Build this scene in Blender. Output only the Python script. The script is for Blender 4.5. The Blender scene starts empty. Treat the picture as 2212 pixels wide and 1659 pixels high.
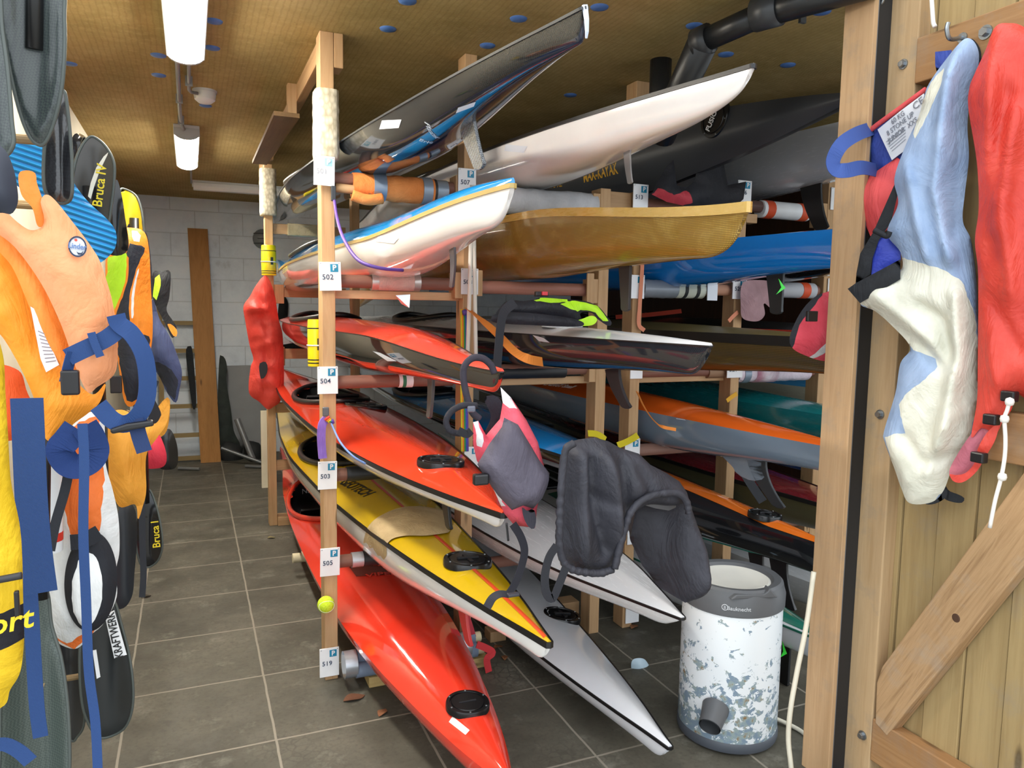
import bpy, bmesh, math, random
import numpy as np
from mathutils import Vector, Matrix, noise
from mathutils.bvhtree import BVHTree
from mathutils.geometry import delaunay_2d_cdt
random.seed(7)
S = bpy.context.scene
COL = S.collection
# ------------------------------------------------------------------ camera
FPX = 1620.0
EYE = Vector((0, 0, 1.55))
AX_R = Vector((0.919536, -0.392674, 0.016147))
AX_U = Vector((0.02406, 0.097256, 0.994969))
AX_F = Vector((0.392268, 0.914521, -0.098878))
cd = bpy.data.cameras.new('camera'); cam = bpy.data.objects.new('camera', cd); COL.objects.link(cam)
cd.sensor_width = 36.0; cd.lens = 36.0 * FPX / 2212.0; cd.clip_start = .05; cd.clip_end = 200
m = Matrix.Identity(4)
for i in range(3):
    m[i][0] = AX_R[i]; m[i][1] = AX_U[i]; m[i][2] = -AX_F[i]; m[i][3] = EYE[i]
cam.matrix_world = m
S.camera = cam
# ------------------------------------------------------------------ sky, exposure
S.view_settings.view_transform = 'Standard'; S.view_settings.look = 'None'
S.view_settings.gamma = 1.0; S.view_settings.use_curve_mapping = False
S.view_settings.exposure = 1.75
W = bpy.data.worlds.new('overcast_sky'); S.world = W; W.use_nodes = True
wn = W.node_tree; bg = wn.nodes['Background']
tc = wn.nodes.new('ShaderNodeTexCoord'); sp = wn.nodes.new('ShaderNodeSeparateXYZ'); cr = wn.nodes.new('ShaderNodeValToRGB')
wn.links.new(tc.outputs['Generated'], sp.inputs[0]); wn.links.new(sp.outputs['Z'], cr.inputs[0]); wn.links.new(cr.outputs[0], bg.inputs[0])
cr.color_ramp.elements[0].position = 0.0; cr.color_ramp.elements[0].color = (.62, .68, .74, 1)
cr.color_ramp.elements[1].position = .6; cr.color_ramp.elements[1].color = (.93, .97, 1, 1)
bg.inputs[1].default_value = 0.92
LAMP_STRENGTH = 30.0

# ------------------------------------------------------------------ helpers
def lin(h):
    h = h.lstrip('#'); o = []
    for i in (0, 2, 4):
        c = int(h[i:i+2], 16) / 255.0
        o.append(c / 12.92 if c <= .04045 else ((c + .055) / 1.055) ** 2.4)
    return (o[0], o[1], o[2], 1.0)

def ray(x, y):
    return AX_R * ((x - 1106) / FPX) + AX_U * (-(y - 829.5) / FPX) + AX_F

def at(x, y, X=None, Y=None, Z=None):
    d = ray(x, y)
    t = X / d.x if X is not None else Y / d.y if Y is not None else (Z - EYE.z) / d.z
    return EYE + d * t

class Plane:
    """A plane in the place; pt() is the spot on it seen at a pixel, n its side towards the open front."""
    def __init__(s, p, n):
        s.p = Vector(p); s.n = Vector(n).normalized()
        if s.n.dot(EYE - s.p) < 0: s.n = -s.n
    def pt(s, x, y):
        d = ray(x, y); return EYE + d * (s.n.dot(s.p - EYE) / s.n.dot(d))
def PY(v): return Plane((0, v, 0), (0, -1, 0))
def PX(v): return Plane((v, 0, 0), (-1, 0, 0))
def PYtilt(v, x0, yaw): 
    a = math.radians(yaw); return Plane((x0, v, 0), (math.sin(a), -math.cos(a), 0))

class MB:
    def __init__(s): s.v = []; s.f = []; s.m = []
    def add(s, vs, fs, mi=0):
        o = len(s.v); s.v += [Vector(v) for v in vs]
        for f in fs: s.f.append([i + o for i in f]); s.m.append(mi)
        return s
    def box(s, lo, hi, mi=0, mat=None):
        x0, y0, z0 = lo; x1, y1, z1 = hi
        vs = [Vector(p) for p in ((x0,y0,z0),(x1,y0,z0),(x1,y1,z0),(x0,y1,z0),(x0,y0,z1),(x1,y0,z1),(x1,y1,z1),(x0,y1,z1))]
        if mat: vs = [mat @ v for v in vs]
        return s.add(vs, [(0,3,2,1),(4,5,6,7),(0,1,5,4),(1,2,6,5),(2,3,7,6),(3,0,4,7)], mi)
    def sweep(s, path, sec, closed=False, mi=0, up=None, cap=True, scale=None):
        """sec: 2-D outline (side, up) carried along the path."""
        P = [Vector(p) for p in path]; n = len(P); k = len(sec); vs = []; fs = []
        prev = None
        for i in range(n):
            a = P[i-1] if (i > 0 or closed) else P[i]; b = P[(i+1) % n] if (i < n-1 or closed) else P[i]
            t = (b - a)
            if t.length < 1e-9: t = Vector((0, 0, 1))
            t.normalize()
            if up is not None: u = Vector(up[i] if isinstance(up, list) else up)
            elif prev is not None: u = prev
            else: u = Vector((0, 0, 1)) if abs(t.z) < .9 else Vector((0, 1, 0))
            u = u - t * u.dot(t)
            if u.length < 1e-6: u = t.orthogonal()
            u.normalize(); prev = u; w = t.cross(u)
            q = 1 if scale is None else scale[i]
            for a2, b2 in sec: vs.append(P[i] + w * a2 * q + u * b2 * q)
        for i in range(n if closed else n - 1):
            j = (i + 1) % n
            for c in range(k):
                d = (c + 1) % k; fs.append((i*k+c, i*k+d, j*k+d, j*k+c))
        if cap and not closed: fs.append(tuple(range(k))[::-1]); fs.append(tuple((n-1)*k + c for c in range(k)))
        return s.add(vs, fs, mi)
    def tube(s, path, r, n=10, **kw):
        return s.sweep(path, [(r*math.cos(2*math.pi*i/n), r*math.sin(2*math.pi*i/n)) for i in range(n)], **kw)
    def lathe(s, prof, c=(0,0,0), n=40, mi=0, mat=None):
        vs = []; fs = []; k = len(prof)
        for i in range(n):
            a = 2*math.pi*i/n
            for r, z in prof: vs.append(Vector((r*math.cos(a), r*math.sin(a), z)))
        M2 = mat if mat else Matrix.Translation(Vector(c))
        vs = [M2 @ v for v in vs]
        for i in range(n):
            j = (i+1) % n
            for q in range(k-1): fs.append((i*k+q, j*k+q, j*k+q+1, i*k+q+1))
        return s.add(vs, fs, mi)
    def prism(s, pts, d, mi=0):
        """closed outline of points pushed along d"""
        P = [Vector(p) for p in pts]; n = len(P); d = Vector(d)
        return s.add(P + [p + d for p in P], [tuple(range(n))[::-1], tuple(range(n, 2*n))] + [(i, (i+1) % n, n+(i+1) % n, n+i) for i in range(n)], mi)
    def bm(s):
        me = bpy.data.meshes.new('m'); me.from_pydata([tuple(v) for v in s.v], [], s.f); return me

def obj(name, mb, mats, parent=None, smooth=False, bevel=0, fix=True, angle=None, sub=0):
    if isinstance(mb, MB):
        me = mb.bm(); me.polygons.foreach_set('material_index', mb.m)
    else: me = mb
    me.name = name
    for mm in (mats if isinstance(mats, (list, tuple)) else [mats]): me.materials.append(mm)
    if fix:
        b = bmesh.new(); b.from_mesh(me); bmesh.ops.recalc_face_normals(b, faces=b.faces); b.to_mesh(me); b.free()
    if smooth: me.polygons.foreach_set('use_smooth', [True] * len(me.polygons))
    if smooth and angle:
        me.set_sharp_from_angle(angle=math.radians(angle))
    o = bpy.data.objects.new(name, me); COL.objects.link(o)
    if parent is not None:
        o.parent = parent; o.matrix_parent_inverse = Matrix.Translation(world_loc(parent)).inverted()
    else:
        n = len(me.vertices); a = np.empty(n*3); me.vertices.foreach_get('co', a); a = a.reshape(-1, 3)
        c = np.array([(a[:,0].min()+a[:,0].max())/2, (a[:,1].min()+a[:,1].max())/2, a[:,2].min()])
        me.vertices.foreach_set('co', (a - c).ravel()); o.location = Vector(c)
    if bevel:
        bv = o.modifiers.new('bevel', 'BEVEL'); bv.width = bevel; bv.segments = 2; bv.limit_method = 'ANGLE'; bv.angle_limit = .6
    if sub:
        sv = o.modifiers.new('sub', 'SUBSURF'); sv.levels = sub; sv.render_levels = sub
    return o

def world_loc(o):
    # parts keep world coordinates; a part of a part is undone through the same chain
    if o.parent is None: return Vector(o.location)
    return Vector((0, 0, 0))

def tag(o, label=None, cat=None, group=None, kind=None):
    if label: o['label'] = label
    if cat: o['category'] = cat
    if group: o['group'] = group
    if kind: o['kind'] = kind
    return o

def thing(name, label, cat, loc, group=None):
    o = bpy.data.objects.new(name, None); COL.objects.link(o); o.location = Vector(loc); o.empty_display_size = .1
    return tag(o, label, cat, group)

def sub(name, mb, mats, parent, **kw):
    """a piece of a part (thing > part > sub-part)"""
    o = obj(name, mb, mats, parent, **kw)
    root = parent.parent
    o.matrix_parent_inverse = Matrix.Identity(4)
    return o

def smoothpath(P, n=8, closed=False):
    P = [Vector(p) for p in P]; out = []; N = len(P)
    rng = range(N if closed else N - 1)
    for i in rng:
        p0 = P[(i-1) % N] if (closed or i > 0) else P[0]*2 - P[1]
        p1 = P[i]; p2 = P[(i+1) % N]
        p3 = P[(i+2) % N] if (closed or i < N-2) else P[-1]*2 - P[-2]
        for k in range(n):
            t = k / n
            out.append(.5*((2*p1) + (p2-p0)*t + (2*p0-5*p1+4*p2-p3)*t*t + (3*p1-p0-3*p2+p3)*t**3))
    if not closed: out.append(P[-1])
    return out

# ------------------------------------------------------------------ materials
MATS = {}
def base(name, rough=.5, metal=0, coat=0, spec=None):
    m = bpy.data.materials.new(name); m.use_nodes = True; nt = m.node_tree; b = nt.nodes['Principled BSDF']
    b.inputs['Roughness'].default_value = rough; b.inputs['Metallic'].default_value = metal
    b.inputs['Coat Weight'].default_value = coat; b.inputs['Coat Roughness'].default_value = .05
    if spec is not None: b.inputs['Specular IOR Level'].default_value = spec
    return m, nt, b
def N(nt, t, **kw):
    n = nt.nodes.new(t)
    for k, v in kw.items():
        if k in n.inputs.keys(): n.inputs[k].default_value = v
        else: setattr(n, k, v)
    return n
def coords(nt, scale=(1,1,1), rot=(0,0,0)):
    t = N(nt, 'ShaderNodeTexCoord'); mp = N(nt, 'ShaderNodeMapping'); mp.inputs['Scale'].default_value = scale; mp.inputs['Rotation'].default_value = rot
    nt.links.new(t.outputs['Object'], mp.inputs[0]); return mp.outputs[0]
def ramp(nt, fac, stops):
    r = N(nt, 'ShaderNodeValToRGB'); nt.links.new(fac, r.inputs[0]); e = r.color_ramp.elements
    while len(e) < len(stops): e.new(.5)
    for i, (p, c) in enumerate(stops): e[i].position = p; e[i].color = lin(c) if isinstance(c, str) else c
    return r.outputs[0]
def noisetex(nt, vec, scale, detail=4, rough=.55, dist=0):
    n = N(nt, 'ShaderNodeTexNoise', Scale=scale, Detail=detail, Roughness=rough, Distortion=dist); nt.links.new(vec, n.inputs['Vector']); return n.outputs['Fac']
def bump(nt, b, h, strength=.3, dist=.01):
    n = N(nt, 'ShaderNodeBump', Strength=strength, Distance=dist); nt.links.new(h, n.inputs['Height']); nt.links.new(n.outputs[0], b.inputs['Normal'])
def mix(nt, fac, a, b, mode='MIX'):
    n = N(nt, 'ShaderNodeMix', data_type='RGBA', blend_type=mode)
    for sock, v in ((n.inputs[0], fac), (n.inputs[6], a), (n.inputs[7], b)):
        if hasattr(v, 'is_linked') or hasattr(v, 'links'): nt.links.new(v, sock)
        else: sock.default_value = v
    return n.outputs[2]
def plain(c, rough=.5, metal=0, coat=0, spec=None):
    k = ('p', c, rough, metal, coat, spec)
    if k not in MATS:
        m, nt, b = base('plain_' + c.strip('#'), rough, metal, coat, spec)
        v = coords(nt); f = noisetex(nt, v, 6, 3)
        c0 = lin(c); lo = tuple(x*.93 for x in c0[:3]) + (1,); hi = tuple(min(1, x*1.05) for x in c0[:3]) + (1,)
        nt.links.new(ramp(nt, f, [(.3, lo), (.7, hi)]), b.inputs['Base Color']); MATS[k] = m
    return MATS[k]
def gel(c, rough=.12, spots=0):
    """glossy gelcoat"""
    k = ('g', c, rough, spots)
    if k not in MATS:
        m, nt, b = base('gelcoat_' + c.strip('#'), rough, 0, .6)
        v = coords(nt); f = noisetex(nt, v, 3, 5)
        c0 = lin(c); lo = tuple(x*.92 for x in c0[:3]) + (1,); hi = tuple(min(1, x*1.03) for x in c0[:3]) + (1,)
        nt.links.new(ramp(nt, f, [(.3, lo), (.7, hi)]), b.inputs['Base Color'])
        f2 = noisetex(nt, coords(nt, (30, 2, 30)), 4, 4); nt.links.new(ramp(nt, f2, [(.35, (rough*.6,)*3+(1,)), (.75, (rough*1.8,)*3+(1,))]), b.inputs['Roughness'])
        MATS[k] = m
    return MATS[k]
def cloth(c, c2=None, rough=.8, weave=900, sheen=.2):
    k = ('c', c, c2, rough, weave)
    if k not in MATS:
        m, nt, b = base('fabric_' + c.strip('#'), rough, 0, 0, .3)
        v = coords(nt); f = noisetex(nt, v, 9, 5)
        c0 = lin(c); lo = tuple(x*.85 for x in c0[:3]) + (1,); hi = lin(c2) if c2 else tuple(min(1, x*1.08) for x in c0[:3]) + (1,)
        nt.links.new(ramp(nt, f, [(.35, lo), (.7, hi)]), b.inputs['Base Color'])
        w = noisetex(nt, v, weave, 1); n2 = noisetex(nt, v, 26, 3)
        a = N(nt, 'ShaderNodeMath', operation='MULTIPLY_ADD'); nt.links.new(w, a.inputs[0]); a.inputs[1].default_value = .15; nt.links.new(n2, a.inputs[2])
        n3 = noisetex(nt, coords(nt, (1, 1, .6)), 8, 4, .6, 1.4); sb = N(nt, 'ShaderNodeMath', operation='SUBTRACT'); nt.links.new(n3, sb.inputs[0]); sb.inputs[1].default_value = .5
        ab = N(nt, 'ShaderNodeMath', operation='ABSOLUTE'); nt.links.new(sb.outputs[0], ab.inputs[0]); a2 = N(nt, 'ShaderNodeMath', operation='MULTIPLY_ADD'); nt.links.new(ab.outputs[0], a2.inputs[0]); a2.inputs[1].default_value = 4.5; nt.links.new(a.outputs[0], a2.inputs[2])
        bump(nt, b, a2.outputs[0], .45, .007); MATS[k] = m
    return MATS[k]
def webbing(c):
    k = ('w', c)
    if k not in MATS:
        m, nt, b = base('webbing_' + c.strip('#'), .7, 0, 0, .3); v = coords(nt)
        w = N(nt, 'ShaderNodeTexWave', Scale=220, Distortion=1.0); w.bands_direction = 'DIAGONAL'; nt.links.new(v, w.inputs[0])
        c0 = lin(c); nt.links.new(ramp(nt, w.outputs['Fac'], [(0, tuple(x*.7 for x in c0[:3])+(1,)), (1, c0)]), b.inputs['Base Color'])
        bump(nt, b, w.outputs['Fac'], .3, .002); MATS[k] = m
    return MATS[k]
def wood(c1, c2, axis='z', rough=.65, grain=1.0, dirt=0):
    k = ('wd', c1, c2, axis, rough, grain, dirt)
    if k not in MATS:
        m, nt, b = base('timber_' + c1.strip('#') + axis, rough, 0, 0, .3)
        s = {'x': (1.2, 22, 22), 'y': (22, 1.2, 22), 'z': (22, 22, 1.2)}[axis]; s = tuple(q*grain for q in s)
        v = coords(nt, s); f = noisetex(nt, v, 2.0, 6, .6, .6)
        s2 = {'x': (.5, 6, 6), 'y': (6, .5, 6), 'z': (6, 6, .5)}[axis]
        f2 = noisetex(nt, coords(nt, s2), 1.5, 3)
        c = ramp(nt, f, [(.3, c1), (.52, c2), (.75, c1)])
        d = lin(c1); c = mix(nt, ramp(nt, f2, [(.4, (0,0,0,1)), (.75, (.5,.5,.5,1))]), c, tuple(x*.62 for x in d[:3]) + (1,))
        vo = N(nt, 'ShaderNodeTexVoronoi', Scale=1.0); kk = {'x': (2, 9, 9), 'y': (9, 2, 9), 'z': (9, 9, 2)}[axis]
        nt.links.new(coords(nt, kk), vo.inputs['Vector'])
        c = mix(nt, ramp(nt, vo.outputs['Distance'], [(.06, (1,1,1,1)), (.12, (0,0,0,1))]), c, tuple(x*.35 for x in d[:3]) + (1,))
        if dirt:
            f3 = noisetex(nt, coords(nt), 7, 5, .7); c = mix(nt, ramp(nt, f3, [(.52, (0,0,0,1)), (.75, (dirt,)*3+(1,))]), c, lin('#8a8378'))
        nt.links.new(c, b.inputs['Base Color']); bump(nt, b, f, .25, .004); MATS[k] = m
    return MATS[k]
def weave(c1, c2, scale=160, rough=.15, coat=.8, blotch=None, rot=(.6,.3,.8), spec=.5):
    k = ('wv', c1, c2, scale, rough, blotch)
    if k not in MATS:
        m, nt, b = base('weave_' + c1.strip('#'), rough, 0, coat, spec)
        ch = N(nt, 'ShaderNodeTexChecker', Scale=scale); nt.links.new(coords(nt, (1,1,1), rot), ch.inputs[0])
        ch.inputs[1].default_value = lin(c1); ch.inputs[2].default_value = lin(c2); c = ch.outputs[0]
        if blotch:
            f = noisetex(nt, coords(nt, (5, 3, 5)), 2.2, 5, .6, 1.0); c = mix(nt, ramp(nt, f, [(.42, (0,0,0,1)), (.68, (.85,.85,.85,1))]), c, lin(blotch))
        nt.links.new(c, b.inputs['Base Color']); MATS[k] = m
    return MATS[k]
def grid_weave(c1, c2, scale=55, blotch=None, rough=.3):
    k = ('gw', c1, c2, scale, blotch)
    if k not in MATS:
        m, nt, b = base('kevlar_' + c1.strip('#'), rough, 0, .5)
        outs = []
        for ax in ('Y', 'Z'):
            w = N(nt, 'ShaderNodeTexWave', Scale=scale); w.bands_direction = ax; nt.links.new(coords(nt), w.inputs[0])
            outs.append(ramp(nt, w.outputs['Fac'], [(.25, (1,1,1,1)), (.6, (0,0,0,1))]))
        mx = mix(nt, 1.0, outs[0], outs[1], 'LIGHTEN')
        f = noisetex(nt, coords(nt, (6, 2.5, 4)), 2.0, 6, .6, 1.2)
        c = ramp(nt, f, [(.35, c1), (.5, c1), (.66, blotch or c1)])
        c = mix(nt, mx, c, lin(c2)); nt.links.new(c, b.inputs['Base Color']); bump(nt, b, mx, .15, .002); MATS[k] = m
    return MATS[k]
def emit(c, s):
    m, nt, b = base('lit_diffuser', .4); b.inputs['Emission Color'].default_value = lin(c); b.inputs['Emission Strength'].default_value = s
    b.inputs['Base Color'].default_value = (.9, .9, .88, 1); return m
BLACK = plain('#17171a', .35); RUBBER = plain('#1b1c1e', .6); WHITEP = plain('#eef0f2', .4); STEEL = plain('#9aa0a5', .3, .9)
TAPE = plain('#8b98a8', .35, .3); FOAMGREY = plain('#77869b', .8)

# ------------------------------------------------------------------ shared builders
def ribbon(name, pts, w, mat, parent=None, thick=.002, up=None, n=6, smooth=True):
    """flat webbing; up is the direction its flat side faces"""
    P = smoothpath(pts, n) if smooth else [Vector(p) for p in pts]
    mb = MB().sweep(P, [(-w/2, -thick/2), (w/2, -thick/2), (w/2, thick/2), (-w/2, thick/2)], up=up)
    return obj(name, mb, mat, parent)
def rope(name, pts, r, mat, parent=None, n=6, k=8):
    return obj(name, MB().tube(smoothpath(pts, n), r, k), mat, parent, smooth=True)
def pxs(pl, L): return [pl.pt(x, y) for x, y in L]

def inside(p, poly):
    x, y = p; c = False; n = len(poly); j = n - 1
    for i in range(n):
        xi, yi = poly[i]; xj, yj = poly[j]
        if (yi > y) != (yj > y) and x < (xj - xi) * (y - yi) / (yj - yi) + xi: c = not c
        j = i
    return c

def padded(name, outline, pl, thick, mats, parent=None, regions=(), folds=(), wr=(.012, 9), step=11, edge=None, smooth=True, back=.6, bow=None, stretch=(1,1,1), rnd=.75, holes=(), off=0.0):
    """A stuffed, sewn or draped piece: its outline on plane pl gets a front and back that swell to `thick`,
    with wrinkles wr=(height, frequency) and sewn folds [(height, width_px, line)]; regions=[(slot, outline)] are panels of other cloth."""
    out = [Vector((x, y)) for x, y in outline]
    if smooth: out = [v for v in smoothpath([Vector((x, y, 0)) for x, y in outline], 6, True)]
    B = []
    L = [(v.x, v.y) for v in out]
    for i in range(len(L)):
        a = L[i]; b = L[(i+1) % len(L)]; d = math.hypot(b[0]-a[0], b[1]-a[1]); k = max(1, int(d/step))
        if d < step*.4 and B and math.hypot(a[0]-B[-1][0], a[1]-B[-1][1]) < step*.5: continue
        for q in range(k): B.append((a[0]+(b[0]-a[0])*q/k, a[1]+(b[1]-a[1])*q/k))
    nb = len(B); verts = [Vector(b) for b in B]; faces = [list(range(nb))]
    edges = []
    for _, poly in regions:
        o = len(verts); pts = []
        for i in range(len(poly)):
            a = poly[i]; b = poly[(i+1) % len(poly)]; k = max(1, int(math.hypot(b[0]-a[0], b[1]-a[1])/step))
            for q in range(k): pts.append((a[0]+(b[0]-a[0])*q/k, a[1]+(b[1]-a[1])*q/k))
        pts = [p for p in pts]
        verts += [Vector(p) for p in pts]; edges += [(o+i, o+(i+1) % len(pts)) for i in range(len(pts))]
    x0 = min(b[0] for b in B); x1 = max(b[0] for b in B); y0 = min(b[1] for b in B); y1 = max(b[1] for b in B)
    Bn = np.array(B); Bn2 = np.roll(Bn, -1, 0); D = Bn2 - Bn; DD = (D**2).sum(1) + 1e-9
    def dist(p):
        q = np.array(p) - Bn; t = np.clip((q*D).sum(1)/DD, 0, 1); r = q - D*t[:, None]; return math.sqrt((r**2).sum(1).min())
    y = y0 + step*.5; row = 0
    rg = random.Random(len(B)*31 + int(x0))
    while y < y1:
        x = x0 + (step*.5 if row % 2 else 0)
        while x < x1:
            p = (x + rg.uniform(-.15, .15)*step, y + rg.uniform(-.15, .15)*step)
            if inside(p, B) and dist(p) > step*.55: verts.append(Vector(p))
            x += step
        y += step*.87; row += 1
    V, Eo, Fo, *_ = delaunay_2d_cdt(verts, edges, faces, 1, 1e-4)
    keep = []
    for f in Fo:
        cx = sum(V[i].x for i in f)/3; cy = sum(V[i].y for i in f)/3
        if inside((cx, cy), B) and not any(inside((cx, cy), h) for h in holes): keep.append(f)
    mpp = (pl.pt((x0+x1)/2, (y0+y1)/2) - pl.pt((x0+x1)/2 + 10, (y0+y1)/2)).length / 10
    mpp = min(mpp, (pl.pt((x0+x1)/2, (y0+y1)/2) - pl.pt((x0+x1)/2, (y0+y1)/2 + 10)).length / 10)
    ew = (edge or thick*1.2) / mpp
    front = []; backv = []; isb = {}
    sd = Vector((x0*.013, y0*.017, 3.1))
    for v in V:
        d = dist((v.x, v.y)); t = min(1, d/max(ew, 1)); prof = (1 - (1-t)**2) ** rnd
        P = pl.pt(v.x, v.y); q = Vector((P.x*stretch[0], P.y*stretch[1], P.z*stretch[2]))*wr[1] + sd
        h = thick*.5*prof + wr[0]*min(1, t*1.5)*(noise.noise(q) + .5*noise.noise(q*2.3))
        for fa, fw, line in folds:
            md = 1e9
            for i in range(len(line)-1):
                ax, ay = line[i]; bx, by = line[i+1]; ex, ey = bx-ax, by-ay; l2 = ex*ex+ey*ey+1e-9
                tt = max(0, min(1, ((v.x-ax)*ex+(v.y-ay)*ey)/l2)); md = min(md, math.hypot(v.x-ax-ex*tt, v.y-ay-ey*tt))
            h += fa*min(1, t*2)*math.exp(-(md/fw)**2)
        bo = bow(v.x, v.y) if bow else 0
        front.append(P + pl.n*(h + bo + off)); backv.append(P - pl.n*(thick*.5*prof*back - bo - off))
        isb[len(front)-1] = d < .05
    mb = MB(); n = len(V); idx = {}
    nb_ = [set() for _ in V]
    for f in keep:
        for i in range(3): nb_[f[i]].update((f[(i+1) % 3], f[(i+2) % 3]))
    for _ in range(3):
        front = [p if (isb[i] or not nb_[i]) else p*.5 + sum((front[j] for j in nb_[i]), Vector())*(.5/len(nb_[i])) for i, p in enumerate(front)]
    mb.v = front[:]
    for i in range(n):
        if isb[i]: idx[i] = i
        else: idx[i] = len(mb.v); mb.v.append(backv[i])
    for f in keep:
        cx = sum(V[i].x for i in f)/3; cy = sum(V[i].y for i in f)/3; mi = 0
        for slot, poly in regions:
            if inside((cx, cy), poly): mi = slot
        mb.f.append(list(f)); mb.m.append(mi)
        g = [idx[i] for i in f][::-1]
        if set(g) != set(f): mb.f.append(g); mb.m.append(mi)
    if holes:
        pass
    used = sorted({i for f in mb.f for i in f}); rm = {o: k for k, o in enumerate(used)}
    mb.v = [mb.v[i] for i in used]; mb.f = [[rm[i] for i in f] for f in mb.f]
    return obj(name, mb, mats, parent, smooth=True, angle=70)

def text_mesh(s, size, bold=0, narrow=1.0, shear=0, spacing=1.0):
    cu = bpy.data.curves.new('t', 'FONT'); cu.body = s; cu.size = size; cu.offset = bold*size; cu.shear = shear; cu.space_character = spacing
    cu.align_x = 'CENTER'; cu.align_y = 'CENTER'; cu.resolution_u = 3
    ob = bpy.data.objects.new('t', cu); COL.objects.link(ob); bpy.context.view_layer.update()
    me = bpy.data.meshes.new_from_object(ob); bpy.data.objects.remove(ob); bpy.data.curves.remove(cu)
    b = bmesh.new(); b.from_mesh(me); bmesh.ops.triangulate(b, faces=b.faces)
    out = ([Vector((v.co.x*narrow, v.co.y)) for v in b.verts], [[v.index for v in f.verts] for f in b.faces]); b.free(); bpy.data.meshes.remove(me)
    return out
def lettering(s, size, c, xd, yd, mat, parent, name='lettering', bold=0, narrow=1.0, shear=0, spacing=1.0, bvh=None, lift=.0012, grid=None):
    """flat letters centred at c, reading along xd; with bvh they lie on that surface"""
    xd = Vector(xd).normalized(); yd = Vector(yd); yd = (yd - xd*yd.dot(xd)).normalized(); nn = xd.cross(yd)
    vs, fs = text_mesh(s, size, bold, narrow, shear, spacing)
    P = []
    for v in vs:
        p = Vector(c) + xd*v.x + yd*v.y
        if bvh:
            h = bvh.ray_cast(p + nn*.12, -nn, .4)
            if h[0] is not None: p = h[0]
        P.append(p + nn*lift)
    f2 = fs
    o = obj(name, MB().add(P, f2), mat, parent, fix=False)
    so = o.modifiers.new('solid', 'SOLIDIFY'); so.thickness = .0008; so.offset = 1
    return o
def hit(bvh, x, y):
    d = ray(x, y).normalized(); h = bvh.ray_cast(EYE, d, 30); return h[0], (h[1] if h[0] is None or h[1].dot(d) < 0 else -h[1])
def decal_text(s, pa, pb, size, bvh, mat, parent, **kw):
    """lettering on a hull or deck running from the spot seen at pa to the one at pb"""
    a, na = hit(bvh, *pa); b, nb_ = hit(bvh, *pb)
    if a is None or b is None: print('MISS text', s); return
    mid, nm = hit(bvh, (pa[0]+pb[0])/2, (pa[1]+pb[1])/2); 
    if mid is None: mid, nm = (a+b)/2, na
    xd = (b - a).normalized(); yd = nm.cross(xd)
    return lettering(s, size, mid, xd, yd, mat, parent, bvh=bvh, **kw)
def sticker(name, quad, bvh, mat, parent, lift=.0015, n=6):
    """thin sticker whose four corners are spots on a surface"""
    g = []
    for j in range(n+1):
        for i in range(n+1):
            u, v = i/n, j/n
            x = (quad[0][0]*(1-u)+quad[1][0]*u)*(1-v) + (quad[3][0]*(1-u)+quad[2][0]*u)*v
            y = (quad[0][1]*(1-u)+quad[1][1]*u)*(1-v) + (quad[3][1]*(1-u)+quad[2][1]*u)*v
            p, nn = hit(bvh, x, y)
            if p is None: print('MISS sticker', name, x, y); return
            g.append(p + nn*lift)
    k = n+1; fs = [(j*k+i, j*k+i+1, (j+1)*k+i+1, (j+1)*k+i) for j in range(n) for i in range(n)]
    o = obj(name, MB().add(g, fs), mat, parent, fix=False, smooth=True)
    return o
# ------------------------------------------------------------------ the setting
def struct(name, mb, mats, **kw): return tag(obj(name, mb, mats, **kw), kind='structure')
BACK, LEFT, RIGHT, CEIL, FRONT = 8.24, -.57, 4.3, 2.6, 1.76
# floor: concrete slabs on the grid found in the photograph
fm, nt, b = base('concrete_slabs', .55, 0, 0, .4)
br = N(nt, 'ShaderNodeTexBrick', Scale=1.0); br.offset = 0; br.squash = 1
br.inputs['Mortar Size'].default_value = .005; br.inputs['Mortar Smooth'].default_value = .3; br.inputs['Brick Width'].default_value = .508; br.inputs['Row Height'].default_value = .508; br.inputs['Bias'].default_value = 0
tcn = N(nt, 'ShaderNodeTexCoord'); mp = N(nt, 'ShaderNodeMapping'); nt.links.new(tcn.outputs['Object'], mp.inputs[0]); mp.inputs['Location'].default_value = (-.25, -2.16, 0)
wv = N(nt, 'ShaderNodeTexNoise', Scale=9.0, Detail=3.0); nt.links.new(mp.outputs[0], wv.inputs[0])
wob = N(nt, 'ShaderNodeMix', data_type='VECTOR'); wob.inputs[0].default_value = .006; nt.links.new(mp.outputs[0], wob.inputs[4]); nt.links.new(wv.outputs['Color'], wob.inputs[5])
nt.links.new(wob.outputs[1], br.inputs[0])
v = coords(nt); n1 = noisetex(nt, v, 2.2, 7, .62, .3); n2 = noisetex(nt, v, 6, 8, .7); n3 = noisetex(nt, v, 60, 3)
c = ramp(nt, n1, [(.25, '#3f3d35'), (.5, '#57544a'), (.75, '#6d695d')])
c = mix(nt, ramp(nt, n2, [(.55, (0,0,0,1)), (.72, (.6,.6,.6,1))]), c, lin('#8d8b80'))
c = mix(nt, ramp(nt, n2, [(.28, (.7,.7,.7,1)), (.4, (0,0,0,1))]), c, lin('#35332c'))
c = mix(nt, ramp(nt, n3, [(.3, (.35,.35,.35,1)), (.5, (0,0,0,1))]), c, lin('#3d3b33'))
vo = N(nt, 'ShaderNodeTexVoronoi', Scale=26.0, feature='DISTANCE_TO_EDGE'); nt.links.new(v, vo.inputs['Vector'])
msk = ramp(nt, noisetex(nt, v, 1.1, 3), [(.55, (0,0,0,1)), (.68, (.5,.5,.5,1))])
ring = ramp(nt, vo.outputs['Distance'], [(.02, (1,1,1,1)), (.10, (0,0,0,1))])
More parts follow.
